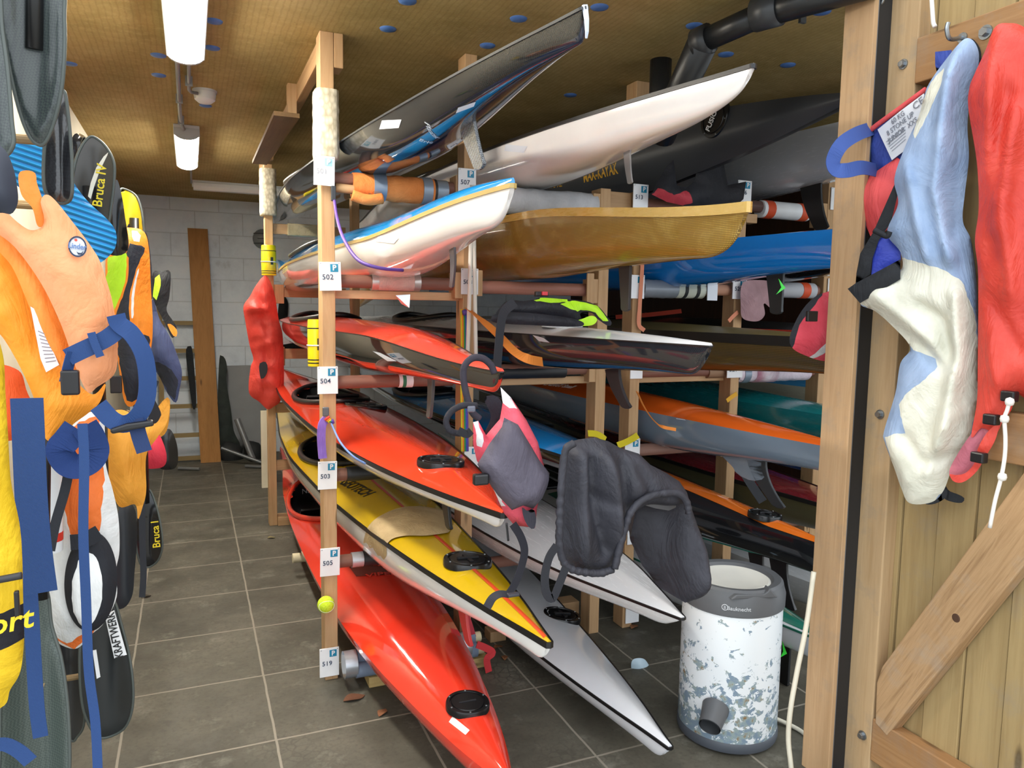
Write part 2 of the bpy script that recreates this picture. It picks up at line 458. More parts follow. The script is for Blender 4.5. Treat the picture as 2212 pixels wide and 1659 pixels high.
c = mix(nt, mix(nt, 1.0, msk, ring, 'MULTIPLY'), c, lin('#33312b'))
c = mix(nt, br.outputs['Fac'], c, lin('#8f897c')); nt.links.new(c, b.inputs['Base Color'])
nt.links.new(ramp(nt, n2, [(.3, (.42,.42,.42,1)), (.7, (.75,.75,.75,1))]), b.inputs['Roughness'])
bump(nt, b, n2, .25, .004)
fl = MB().box((-1.2, 1.2, -.12), (RIGHT + .2, BACK + .2, 0)); fo = obj('floor', fl, fm, thing('tmp', 'x', 'x', (0, 0, 0))); tmp = fo.parent; fo.parent = None; bpy.data.objects.remove(tmp); fo['kind'] = 'structure'
gm, nt, b = base('yard_paving', .8); f = noisetex(nt, coords(nt), 3, 6, .6); nt.links.new(ramp(nt, f, [(.3, '#98968f'), (.7, '#aba9a2')]), b.inputs['Base Color'])
struct('ground_outside', MB().box((-14, -16, -.12), (16, 1.2, -.004)), gm)
# ceiling: brown pressed fibre board
cm, nt, b = base('fibre_board', .85, 0, 0, .2); v = coords(nt)
w = N(nt, 'ShaderNodeTexWave', Scale=14.0, Distortion=2.0, Detail=2.0); w.bands_direction = 'X'; nt.links.new(v, w.inputs[0])
w2 = N(nt, 'ShaderNodeTexWave', Scale=55.0, Distortion=3.0, Detail=2.0); w2.bands_direction = 'Y'; nt.links.new(v, w2.inputs[0])
f1 = noisetex(nt, v, 2.5, 7, .65); f2 = noisetex(nt, v, 24, 6, .75); 
c = ramp(nt, f1, [(.3, '#8d7949'), (.55, '#a48d5c'), (.8, '#b7a171')])
c = mix(nt, ramp(nt, f2, [(.5, (0,0,0,1)), (.78, (.6,.6,.6,1))]), c, lin('#c0a878'))
c = mix(nt, ramp(nt, f2, [(.25, (.6,.6,.6,1)), (.4, (0,0,0,1))]), c, lin('#66512c'))
c = mix(nt, ramp(nt, w.outputs['Fac'], [(.0, (.22,.22,.22,1)), (.35, (0,0,0,1))]), c, lin('#6f5830'))
jb = N(nt, 'ShaderNodeTexBrick', Scale=1.0); jb.inputs['Brick Width'].default_value = 1.2; jb.inputs['Row Height'].default_value = .6; jb.inputs['Mortar Size'].default_value = .004
nt.links.new(coords(nt), jb.inputs[0]); c = mix(nt, ramp(nt, jb.outputs['Fac'], [(0, (0,0,0,1)), (1, (.6,.6,.6,1))]), c, lin('#9a8050'))
nt.links.new(c, b.inputs['Base Color'])
hs = N(nt, 'ShaderNodeMath', operation='ADD'); nt.links.new(f2, hs.inputs[0]); nt.links.new(w2.outputs['Fac'], hs.inputs[1]); bump(nt, b, hs.outputs[0], .35, .006)
struct('ceiling', MB().box((-1.2, 1.7, CEIL), (RIGHT + .2, BACK + .2, CEIL + .18)), cm)
# walls
wm, nt, b = base('painted_block', .8, 0, 0, .2); v = coords(nt, (1, 1, 1), (math.pi/2, 0, 0))
br = N(nt, 'ShaderNodeTexBrick', Scale=1.0); br.inputs['Brick Width'].default_value = .45; br.inputs['Row Height'].default_value = .225; br.inputs['Mortar Size'].default_value = .006; br.inputs['Mortar Smooth'].default_value = .6
nt.links.new(v, br.inputs[0]); f = noisetex(nt, coords(nt), 3, 7, .7)
c = ramp(nt, f, [(.3, '#cdd7e2'), (.5, '#dde7f1'), (.62, '#e3ebf3')]); c = mix(nt, ramp(nt, f, [(.22, (.6,.6,.6,1)), (.36, (0,0,0,1))]), c, lin('#a2a8aa'))
c = mix(nt, ramp(nt, br.outputs['Fac'], [(0, (0,0,0,1)), (1, (.35,.35,.35,1))]), c, lin('#989ea3')); nt.links.new(c, b.inputs['Base Color'])
sb = N(nt, 'ShaderNodeMath', operation='SUBTRACT'); nt.links.new(f, sb.inputs[0]); nt.links.new(br.outputs['Fac'], sb.inputs[1]); bump(nt, b, sb.outputs[0], .4, .008)
struct('wall_back', MB().box((LEFT - .2, BACK, 0), (RIGHT + .2, BACK + .2, CEIL)), wm)
struct('wall_left', MB().box((LEFT - .2, 1.7, 0), (LEFT, BACK, CEIL)), plain('#c9c3ae', .8))
struct('wall_right', MB().box((RIGHT, FRONT, 0), (RIGHT + .2, BACK, CEIL)), wood('#4a2c1c', '#3c2417', 'z'))
# the front post, a black panel put in for the dark gap beside the door
WPOST = wood('#b39069', '#c2a07a', 'z', .7, 1, .5)
struct('trim_1', MB().box((1.905, 1.735, 0), (1.922, 1.85, 2.9)), WPOST, bevel=.002)
struct('dark_gap_panel', MB().box((1.926, 1.742, 0), (1.984, 1.80, 2.9)), plain('#202225', .5))
struct('trim_3', MB().box((1.922, 1.737, 0), (1.926, 1.80, 2.9)), plain('#6b7075', .5))
# ------------------------------------------------------------------ the open door
XD = 1.985
WD1 = wood('#ae9069', '#bc9f79', 'z', .7, 1, .55); WDB = wood('#9a8258', '#ab9468', 'z', .75, .8, .4); WDY = wood('#a98258', '#98714a', 'y', .7, 1, .35)
dr = thing('door_1', 'weathered timber door standing open at the right with diagonal brace', 'door', (XD + .04, 1.0, 0)); dr['kind'] = 'structure'
DOOR_TOP = 2.85
mb = MB()
y = 1.745; k = 0
while y > .3:
    w_ = .118; dz = .006*(k % 2); mb.box((XD + .05 + dz, y - w_ + .004, .04), (XD + .074, y, DOOR_TOP)); y -= w_; k += 1
obj('board_panel', mb, WDB, dr, bevel=.002)
obj('stile', MB().box((XD, 1.645, .02), (XD + .052, 1.75, DOOR_TOP)), WD1, dr, bevel=.004)
obj('rail', MB().box((XD - .004, .3, 2.232), (XD + .05, 1.645, 2.362)), WDY, dr, bevel=.004)
obj('rail', MB().box((XD, .3, 1.165), (XD + .05, 1.645, 1.300)), WDY, dr, bevel=.004)
obj('rail', MB().box((XD, .3, .12), (XD + .05, 1.645, .262)), WDY, dr, bevel=.004)
pd = PX(XD - .002)
wbr, nt, b = base('brace_timber', .7, 0, 0, .3)
ang = math.atan2(.70, -.37)
cv0 = coords(nt, (1, 1, 1), (-ang, 0, 0)); mp2 = N(nt, 'ShaderNodeMapping'); mp2.inputs['Scale'].default_value = (24, 1.3, 24); nt.links.new(cv0, mp2.inputs[0]); cv = mp2.outputs[0]; cv2 = coords(nt, (1, 1, 1))
f = noisetex(nt, cv, 2.2, 6, .6, .7); f3 = noisetex(nt, cv2, 5, 5, .7)
c = ramp(nt, f, [(.3, '#8a6a48'), (.5, '#b5936c'), (.7, '#9e7c57')]); c = mix(nt, ramp(nt, f3, [(.5, (0,0,0,1)), (.72, (.6,.6,.6,1))]), c, lin('#a49a8d'))
nt.links.new(c, b.inputs['Base Color']); bump(nt, b, f, .4, .005)
obj('diagonal_brace', MB().prism([pd.pt(*p) for p in ((2330, 857), (1905, 1440), (1893, 1475), (1890, 1562), (1915, 1590), (2330, 1075))], (.05, 0, 0)), wbr, dr, bevel=.004)
kn = MB().lathe([(0, .0012), (.009, .0012), (.012, .0006), (.0125, 0)], n=20, mat=Matrix.Translation(pd.pt(2065, 1335)) @ Matrix.Rotation(-math.pi/2, 4, 'Y'))
obj('knot', kn, plain('#4d3423', .7), dr)
def bolt(x, y, pl, r=.016, parent=None, washer=True):
    c = pl.pt(x, y); M2 = Matrix.Translation(c) @ Matrix.Rotation(-math.pi/2, 4, 'Y')
    mb = MB(); 
    if washer: mb.lathe([(0, .004), (r*1.35, .004), (r*1.35, 0)], n=24, mat=M2)
    mb.lathe([(0, .016), (r*.8, .016), (r*.9, .013), (r*.9, .004)], n=6, mat=M2)
    return obj('bolt', mb, STEEL, parent)
for x, y in ((1952, 139), (1902, 895), (1864, 1588)): bolt(x, y, PX(XD), .011, dr)
bolt(2130, 70, PX(XD - .004), .014, dr)
hk = MB(); c = PX(XD - .004).pt(2080, 82); M2 = Matrix.Translation(c) @ Matrix.Rotation(-math.pi/2, 4, 'Y')
hk.lathe([(0, .004), (.014, .004), (.014, 0)], n=24, mat=M2)
hk.tube(smoothpath([c + Vector((-.004, 0, 0)), c + Vector((-.05, 0, -.01)), c + Vector((-.065, 0, .012)), c + Vector((-.062, 0, .03))]), .006, 8)
hk.lathe([(0, .004), (.012, .004), (.012, 0)], n=20, mat=Matrix.Translation(c + Vector((0, .0, -.022))) @ Matrix.Rotation(-math.pi/2, 4, 'Y'))
obj('coat_hook', hk, STEEL, dr)
tag(obj('ring_bolt', MB().tube(smoothpath([PX(1.94).pt(x, y) for x, y in ((1890, -6), (1888, 4), (1896, 10), (1905, 6), (1910, -8))]), .005, 8), STEEL, smooth=True), 'steel eye bolt at the top of the black gap beside the door', 'bolt')
# ------------------------------------------------------------------ ceiling fittings
def tubelamp(name, label, x, y0, y1, w, lit):
    t = thing(name, label, 'ceiling light', (x, (y0+y1)/2, CEIL - .09), 'fluorescent ceiling lights')
    obj('housing', MB().box((x - w*.53, y0, CEIL - .062), (x + w*.53, y1, CEIL)), plain('#c9ccd0', .5), t, bevel=.004)
    sec = [(-w/2, .03)] + [(w/2*math.sin(a), -.035*math.cos(a)) for a in np.linspace(-1.45, 1.45, 11)] + [(w/2, .03)]
    obj('diffuser', MB().sweep([(x, y0 + .012, CEIL - .05), (x, y1 - .012, CEIL - .05)], sec, up=(0, 0, 1)), lit, t, smooth=True, angle=50)
    for ye, s in ((y0, 1), (y1, -1)):
        obj('end_cap', MB().sweep([(x, ye - .004, CEIL - .05), (x, ye + .014, CEIL - .05)] if s > 0 else [(x, ye - .014, CEIL - .05), (x, ye + .004, CEIL - .05)], [(a*1.03, b*1.04) for a, b in sec], up=(0, 0, 1)), plain('#aeb3b8', .5), t)
    return t
LIT = emit('#fff8ea', LAMP_STRENGTH)
tubelamp('tube_light', 'lit fluorescent tube light nearest the entrance, cut by the top edge', .008, 2.15, 3.42, .135, LIT)
tubelamp('tube_light', 'lit fluorescent tube light farther back along the conduit', .006, 4.93, 6.03, .135, LIT)
t = thing('tube_light', 'long unlit white tube light across the ceiling near back wall', 'ceiling light', (.6, 7.07, CEIL - .09))
obj('housing', MB().box((.04, 7.03, CEIL - .05), (1.25, 7.12, CEIL)), plain('#cdd0d2', .5), t, bevel=.004)
obj('diffuser', MB().sweep([(.05, 7.07, CEIL - .05), (1.24, 7.07, CEIL - .05)], [(-.05, .03), (-.05, 0), (-.03, -.03), (.03, -.03), (.05, 0), (.05, .03)], up=(0, 0, 1)), plain('#d8dadb', .3), t, bevel=.003)
PIPE = plain('#8d8f90', .4, .3)
t = thing('cable_conduit', 'grey cable conduit along the ceiling linking the two lit lamps', 'conduit', (0, 4.2, CEIL - .03))
zc = CEIL - .03
obj('pipe', MB().tube([(-.025, 3.44, zc), (-.025, 4.5, zc), (-.02, 4.8, zc), (-.01, 4.92, zc)], .010, 8), PIPE, t, smooth=True)
obj('pipe', MB().tube([(.02, 3.44, zc), (.02, 4.02, zc), (.03, 4.06, zc), (.06, 4.07, zc)], .008, 8), PIPE, t, smooth=True)
for x, y in ((-.025, 4.25), (-.022, 4.72), (.02, 3.9)): obj('clip', MB().box((x - .016, y - .006, zc - .014), (x + .016, y + .006, CEIL)), PIPE, t)
obj('pipe', MB().tube([(.03, 6.045, zc), (.035, 7.02, zc)], .008, 8), PIPE, t, smooth=True)
t = thing('smoke_detector', 'round white detector on the ceiling beside the conduit', 'detector', (.092, 4.12, CEIL - .07))
obj('body', MB().lathe([(0, -.062), (.03, -.06), (.048, -.045), (.052, -.02), (.052, -.008)], (.092, 4.12, CEIL), 28), plain('#d9dad8', .4), t, smooth=True, angle=40)
obj('base', MB().lathe([(.056, -.012), (.058, 0)], (.092, 4.12, CEIL), 28), plain('#c4c6c6', .5), t, smooth=True)
for i, (x, y, lb) in enumerate(((880, 2, 'at the top edge, left of the carbon tip'), (838, 62, 'above the carbon kayak, beside a patch of torn board'), (1120, 40, 'just left of the white-taped kayak tip'), (1295, 15, 'just right of the white-taped kayak tip'),
    (1053, 98, 'close above the carbon kayak edge'), (1500, 55, 'beside the upper bend of the black drainpipe'), (1568, 117, 'below the drainpipe, above the white kayak tip'), (1702, 140, 'nearest the front post, below the drainpipe'), (1775, 25, 'above the drainpipe next to the front post'),
    (1232, 205, 'dim, between the carbon kayak and the white kayak'), (462, 45, 'right of the nearest lamp, upper of two'), (458, 103, 'right of the nearest lamp, lower of two'), (342, 119, 'left of the nearest lamp, upper of two'), (343, 162, 'left of the nearest lamp, lower of two'), (150, 137, 'beside the big black blade at upper left'), (444, 228, 'next to the white detector'))):
    tag(obj('fixing_disc', MB().lathe([(0, -.007), (.012, -.008), (.03, -.004), (.032, 0)], at(x, y, Z=CEIL), 20), plain('#4a6fae', .4), smooth=True), 'blue ceiling fixing disc ' + lb, 'fixing disc', 'blue fixing discs in the ceiling')
# drainpipe
t = thing('drainpipe', 'black plastic drainpipe bending along and down from the ceiling', 'pipe', (1.75, 2.5, 2.3))
BP = plain('#1d1f22', .35)
p0 = at(1890, -40, Z=2.53); p1 = at(1660, 25, Z=2.53); p2 = at(1520, 88, Z=2.50); p3 = p2 + Vector((.10, .33, -.16)); p4 = p3 + Vector((.03, .10, -.07))
obj('pipe', MB().tube([p0, p1 + (p0-p1)*.2, p1], .045, 20), BP, t, smooth=True)
obj('pipe', MB().tube([p1, p2], .04, 20), BP, t, smooth=True)
obj('pipe', MB().tube([p2, p3, p4], .055, 20), BP, t, smooth=True)
obj('collar', MB().tube([p2 + (p1-p2)*.10, p2 - (p1-p2)*.12], .052, 20), plain('#26282b', .4), t, smooth=True)
obj('collar', MB().tube([p1 + (p0-p1)*.12, p1 - (p0-p1)*.14], .053, 20), plain('#34373b', .4), t, smooth=True)
q = at(1428, 130, Z=2.6); obj('downpipe', MB().tube([q, q + Vector((0, 0, -.30))], .045, 20), BP, t, smooth=True)
obj('clip', MB().box(tuple(at(1735, 10, Z=2.59) + Vector((-.012, -.006, -.06))), tuple(at(1735, 10, Z=2.59) + Vector((.012, .006, .01)))), plain('#4b4e52', .4), t)
# ------------------------------------------------------------------ the boat rack: uprights, arms and padded poles
PINE = wood('#b48d63', '#c4a077', 'z', .6); PINEX = wood('#b69066', '#c6a27a', 'x', .6); PINEY = wood('#ac865d', '#bc9870', 'y', .6)
POLE = wood('#7c5347', '#8a6152', 'x', .5)
CARPET, nt, b = base('cream_carpet', .95, 0, 0, .1); v = coords(nt, (60, 60, 38))
vo = N(nt, 'ShaderNodeTexVoronoi', Scale=1.0); nt.links.new(v, vo.inputs['Vector'])
nt.links.new(ramp(nt, vo.outputs['Distance'], [(0, '#efe6d0'), (.8, '#b5aa90')]), b.inputs['Base Color']); bump(nt, b, vo.outputs['Distance'], -1.0, .01)
FR, BK = 3.04, 5.42
XS = [.485, 1.075, 1.733, 1.919, 2.513, 3.098]
POST = {}
PL = ['pine post carrying the white plates 501 to 519, front left corner of the rack', 'pine front post second from the left, behind the blue decked kayak', 'pine front post third from the left, beside the gold kayak and neon vest',
      'pine front post bearing plate 513 with orange straps', 'pine front post bearing plate 520 beside the pink towel', 'pine front post farthest right, mostly hidden by the door post']
for i, X in enumerate(XS):
    for Y, nm in ((FR, 'F'), (BK, 'B')):
        if nm == 'B' and i not in (0, 1, 3): continue
        lb = PL[i] if nm == 'F' else {0: 'pine back post with red waterproof trousers hanging on it', 1: 'pine back post behind the second row of kayaks', 3: 'pine back post deep in the dark middle of the rack'}[i]
        t = POST[i, nm] = thing('rack_post', lb, 'post', (X + .02, Y + .045, 0), 'upright posts of the kayak rack')
        obj('post', MB().box((X - .005, Y, 0), (X + .048, Y + .09, (CEIL if i < 2 else (2.25 if i == 5 else 2.105)) if Y == FR else 2.5)), PINE, t, bevel=.003)
obj('ceiling_block', MB().box((.534, FR, 2.47), (.57, FR + .09, CEIL)), PINE, POST[0, 'F'], bevel=.003)
tag(obj('ceiling_block', MB().box((1.90, FR, 2.46), (1.975, FR + .09, CEIL)), PINE, bevel=.003), 'short pine block under the ceiling behind the big white kayak', 'block')
PG = 'padded poles across the rack posts'
def pole(x0, x1, z, label, r=.027, Y=FR, mat=None):
    t = thing('rack_pole', label, 'pole', ((x0+x1)/2, Y + .045, z - r), PG)
    obj('pole', MB().tube([(x0, Y + .045, z), (x1, Y + .045, z)], r, 14), mat or POLE, t, smooth=True, angle=60); return t
def wrap(p, x0, x1, z, r, mat, name='pole_padding', Y=FR, wob=0, sx=12):
    pts = [(x0 + (x1-x0)*i/sx, Y + .045, z) for i in range(sx+1)]
    sc = [1 + wob*noise.noise(Vector((i*.7, z*9, x0*5))) for i in range(sx+1)]
    return obj(name, MB().tube(pts, r, 18, scale=sc), mat, p, smooth=True, angle=60)
def bracket(i, X, z, side=1, Y=FR, z0=-.06, z1=.05):
    a, b2 = sorted((X, X + .035*side)); return obj('bracket', MB().box((a, Y + .002, z + z0), (b2, Y + .088, z + z1)), PINE, POST[i, 'F'], bevel=.002)
def ledger(i, x0, x1, z, Y=FR): return obj('ledger', MB().box((x0, Y + .05, z - .07), (x1, Y + .085, z - .035)), PINEX, POST[i, 'F'], bevel=.003)
ORANGE_T = cloth('#f08a44', '#f59a55', .9, 500)
# bay one
p = pole(.535, 1.07, 2.055, 'rack pole wrapped in an orange towel with grey tape'); bracket(1, 1.07, 2.055, -1)
obj('timber_rest', MB().tube([(.54, FR + .02, 2.018), (.70, FR + .02, 2.012)], .018, 10), PINEX, p, smooth=True)
wrap(p, .61, .945, 2.035, .052, ORANGE_T, 'orange_towel', wob=.12, sx=16)
obj('towel_end', MB().tube(smoothpath([(.60, FR - .005, 1.99), (.66, FR - .012, 1.975), (.72, FR - .005, 1.985)]), .022, 10), ORANGE_T, p, smooth=True)
for a, b2 in ((.69, .742), (.895, .935)): wrap(p, a, b2, 2.036, .056, TAPE, 'tape', sx=3)
wrap(p, .955, 1.005, 2.038, .047, TAPE, 'tape', sx=3); wrap(p, .94, .957, 2.038, .049, plain('#2a2c30', .5), 'tape', sx=2)
p = pole(.535, 1.07, 1.653, 'brown rack pole with pale carpet wrap beside plate 502'); ledger(0, .50, 1.07, 1.653); bracket(1, 1.07, 1.653, -1)
wrap(p, .71, .87, 1.655, .036, cloth('#c9ada4', '#d6bdb3', .95, 400), 'carpet_wrap'); wrap(p, .685, .712, 1.655, .037, plain('#b9b4b0', .3, .6), 'tape', sx=2); wrap(p, .862, .89, 1.655, .037, plain('#b9b4b0', .3, .6), 'tape', sx=2)
obj('loose_foil', MB().add([(.775, FR - .01, 1.60), (.835, FR - .015, 1.605), (.83, FR - .02, 1.55), (.80, FR - .005, 1.565)], [(0, 1, 2, 3)]), plain('#c9ccd0', .25, .8), p).modifiers.new('s', 'SOLIDIFY').thickness = .003
p = pole(.535, 1.04, 1.243, 'brown rack pole with white and green tape beside plate 504'); wrap(p, .80, .86, 1.243, .029, WHITEP, 'tape', sx=2); wrap(p, .815, .83, 1.243, .0295, plain('#2f7d5a', .5), 'tape', sx=2)
p = pole(.535, 1.04, .858, 'rack pole bound in black tape beside plate 503'); wrap(p, .58, .95, .858, .031, plain('#1f2124', .5), 'tape', wob=.03)
p = pole(.535, 1.04, .488, 'rack pole with silver and black tape beside plate 505'); wrap(p, .60, .648, .488, .032, plain('#b9bbbf', .3, .5), 'tape', sx=3); wrap(p, .65, .95, .488, .033, plain('#1e1f22', .5), 'tape', wob=.04)
tag(obj('rack_pole', MB().tube([at(632, 1206, Z=.10), at(632, 1206, Z=.10) + Vector((.35, 0, 0))], .028, 12), plain('#d8cfae', .7), smooth=True, angle=50), 'pale wooden pole end sticking out left under the lowest red kayak', 'pole', PG)
# bay two
p = pole(1.125, 1.725, 2.04, 'rack pole thickly wrapped in pale grey felt under the big white kayak'); wrap(p, 1.16, 1.715, 2.025, .058, cloth('#c7c7ca', '#d3d3d6', .95, 300), 'felt_wrap', wob=.12, sx=16)
bracket(2, 1.728, 2.03, -1); bracket(1, 1.125, 1.665, 1)
p = pole(1.16, 1.69, 1.645, 'bare reddish rack pole under the gold kayak', .029, mat=wood('#9d6a58', '#a87566', 'x', .5)); bracket(2, 1.728, 1.645, -1); obj('bracket', MB().box((1.664, FR - .01, 1.58), (1.7, FR + .0, 1.72)), PINE, POST[2, 'F'], bevel=.002)
p = pole(1.125, 1.70, 1.28, 'rack pole bound in ribbed black tape under the neon vest kayak'); wrap(p, 1.14, 1.585, 1.27, .031, plain('#202226', .45), 'tape_binding', wob=.03, sx=24); ledger(1, 1.125, 1.725, 1.28); bracket(2, 1.728, 1.28, -1)
tag(pole(1.125, 1.725, .865, 'rack pole under the blue decked kayak of the second bay'))
tag(pole(1.125, 1.725, .40, 'rack pole under the white kayak of the second bay'))
# bay three
pole(1.97, 2.505, 2.055, 'rack pole behind the red and black life vest, beside plate 513', .03); bracket(4, 2.508, 2.055, -1)
obj('cross_rail', MB().box((1.785, FR + .03, 2.02), (1.912, FR + .08, 2.10)), PINEX, POST[3, 'F'], bevel=.003)
p = pole(1.97, 2.505, 1.665, 'rack pole with silver tape and striped foam under the bright blue kayak', .029, mat=wood('#b0826a', '#bf9077', 'x', .6))
wrap(p, 1.985, 2.18, 1.66, .044, plain('#8b929c', .35, .2), 'tape', wob=.08); wrap(p, 2.17, 2.34, 1.66, .042, plain('#cfd2c2', .7), 'foam_wrap', wob=.05)
for a in (2.215, 2.285): wrap(p, a, a + .018, 1.66, .0445, plain('#26292c', .6), 'tape', sx=2)
obj('plastic_rag', MB().box((2.34, FR - .004, 1.61), (2.40, FR + .0, 1.69)), plain('#dfe4ec', .3), p)
p = pole(1.97, 2.505, 1.255, 'rack pole with brown sleeve under the olive kayak', .024); ledger(3, 1.967, 2.505, 1.275); wrap(p, 2.39, 2.50, 1.25, .03, wood('#8a6a52', '#9b7a60', 'x', .6), 'sleeve')
pole(1.97, 2.505, .875, 'bare rack pole under the orange and grey kayak', .03, mat=wood('#8d6a5d', '#9c796c', 'x', .5)); obj('bracket', MB().box((2.47, FR + .0, .835), (2.508, FR + .06, .90)), PINE, POST[4, 'F'], bevel=.002)
pole(1.97, 2.505, .47, 'rack pole under the black and orange striped kayak')
# bay four
p = pole(2.565, 3.09, 2.09, 'rack pole with white foam sleeve between orange bands, upper of two', .03, mat=wood('#5e4540', '#6c514b', 'x', .5)); wrap(p, 2.68, 2.99, 2.08, .044, WHITEP, 'foam_sleeve', sx=4)
for a in (2.70, 2.925): wrap(p, a, a + .05, 2.08, .046, plain('#d9532e', .5), 'orange_tape', sx=2)
obj('timber_block', MB().box((2.562, FR, 2.0), (2.63, FR + .06, 2.045)), PINEX, POST[4, 'F'], bevel=.003)
bracket(5, 3.092, 2.07, -1, z1=.06)
p = pole(2.565, 3.09, 1.675, 'rack pole with grey foam sleeve between orange bands, lower of two', .03); wrap(p, 2.70, 3.06, 1.675, .041, plain('#b9bcc2', .6), 'foam_sleeve', sx=4)
for a in (2.72, 2.965): wrap(p, a, a + .05, 1.675, .043, plain('#d9532e', .5), 'orange_tape', sx=2)
p = pole(2.565, 3.09, 1.245, 'rack pole wrapped in a white and pink patterned towel', .03); wrap(p, 2.575, 3.05, 1.24, .044, cloth('#d9c6d3', '#e8dbe4', .9, 300), 'patterned_towel', wob=.1, sx=16); wrap(p, 2.60, 2.64, 1.24, .05, TAPE, 'tape', sx=2)
obj('flowered_patch', MB().tube([(2.68, FR + .045, 1.24), (2.82, FR + .045, 1.24)], .0485, 18), cloth('#c98aa0', '#e9dfe6', .9, 60), p, smooth=True)
pole(2.565, 3.09, .85, 'rack pole under the teal kayak, fourth bay'); pole(2.565, 3.09, .42, 'rack pole under the dark red kayak, fourth bay', .03, mat=wood('#7c5b4e', '#8a685a', 'x', .5)); bracket(5, 3.092, .42, -1)
# arms at the back uprights
for k, z in enumerate((2.075, 1.645, 1.215, .835, .425)):
    a = obj('arm', MB().box((.535, BK + .025, z - .035), (1.03, BK + .065, z + .035)), PINEX, POST[0, 'B'], bevel=.003)
    if k in (0, 3, 4): sub('carpet_wrap', MB().box((.63 if k == 0 else .68, BK + .018, z - .042), (.95, BK + .072, z + .042)), cloth('#b6a884', '#c4b795', .95, 300), a, bevel=.008)
    else: obj('arm_block', MB().box((.535, BK + .0, z - .08), (.60, BK + .024, z + .05)), PINE, POST[0, 'B'], bevel=.003)
obj('foot_plate', MB().box((.535, BK - .02, 0), (.70, BK + .10, .06)), PINEX, POST[0, 'B'], bevel=.003)
tag(obj('roof_joist', MB().box((.49, FR + .095, 2.52), (.53, BK + .5, CEIL)), PINEY, bevel=.003), 'pine joist under the ceiling running back from the left front post', 'joist')
# padding on the uprights
def sleeve(x0, x1, y0, y1, z0, z1, bulge=.012):
    mb = MB(); n = 22; pts = [((x0+x1)/2, (y0+y1)/2, z0 + (z1-z0)*i/n) for i in range(n+1)]
    hw, hd = (x1-x0)/2, (y1-y0)/2
    sec = []
    for k in range(40):
        a = 2*math.pi*k/40; ca, sa = math.cos(a), math.sin(a); q = (abs(ca)**4 + abs(sa)**4) ** -.25
        rb = 1 + .03*math.cos(20*a); sec.append((ca*q*hw*rb, sa*q*hd*rb))
    sc = [1 + .05*noise.noise(Vector((i*.55, x0, 2))) for i in range(n+1)]
    mb.sweep(pts, sec, up=(0, 1, 0), scale=sc); return mb
obj('carpet_sleeve', sleeve(.462, .553, FR - .02, FR + .105, 2.125, 2.385), CARPET, POST[0, 'F'], smooth=True)
obj('carpet_sleeve', sleeve(.455, .56, BK - .03, BK + .11, 2.16, 2.47), CARPET, POST[0, 'B'], smooth=True)
pp = tag(obj('plywood_plate', MB().add([(.375, 3.70, 2.42), (.49, 3.70, 2.42), (.46, 5.0, 2.42), (.375, 5.0, 2.42), (.375, 3.70, 2.44), (.49, 3.70, 2.44), (.46, 5.0, 2.44), (.375, 5.0, 2.44)], [(0,3,2,1), (4,5,6,7), (0,1,5,4), (1,2,6,5), (2,3,7,6), (3,0,4,7)]), wood('#6e5539', '#7d6242', 'y', .7)), 'brown plywood plate hanging under the ceiling beside the left front post', 'board')
for y_ in (3.8, 4.9): obj('spacer', MB().box((.49 - .04, y_, 2.438), (.53 - .04, y_ + .05, 2.602)), PINE, pp)
# floor pads under the lowest boats
def padset(name, x0, x1, y, label, group):
    t = thing(name, label, 'boat rest', ((x0+x1)/2, y, 0), group)
    obj('timber_bearer', MB().box((x0 + .09, y - .09, 0), (x1, y + .0, .044)), wood('#b59a63', '#c2a870', 'x', .6), t, bevel=.004)
    for dy, dz, dx in ((-.065, .075, 0), (-.03, .115, .012)):
        tb = obj('foam_roll', MB().tube([(x0 + .04 + dx, y + dy, dz), (x1 - .05, y + dy, dz)], .031, 16), FOAMGREY, t, smooth=True, angle=50)
        sub('core_end', MB().tube([(x0 + .025 + dx, y + dy, dz), (x0 + .04 + dx, y + dy, dz)], .022, 12), plain('#d6c9a3', .7), tb, smooth=True, angle=50)
        sub('core_end', MB().tube([(x1 - .05, y + dy, dz), (x1 - .02, y + dy, dz)], .022, 12), plain('#d6c9a3', .7), tb, smooth=True, angle=50)
    for xa in (x0 - .005, x1 - .13): obj('silver_tape', MB().tube([(xa, y - .048, .098), (xa + .05, y - .048, .098)], .055, 14), plain('#b4bac1', .25, .6), t, smooth=True, angle=50)
    return t
padset('foam_roll_rest', .545, 1.16, 3.0, 'grey foam rolls taped together under the red kayak on the floor', None)
tag(obj('timber_block', MB().box((1.46, 3.2, 0), (1.76, 3.29, .10)), PINEX, bevel=.004), 'pine block on the floor behind the silver kayak', 'block')
tag(obj('timber_block', MB().box((1.25, 3.12, 0), (1.33, 3.2, .05)), PINE, bevel=.004), 'short flat pine block under the white kayak', 'block')
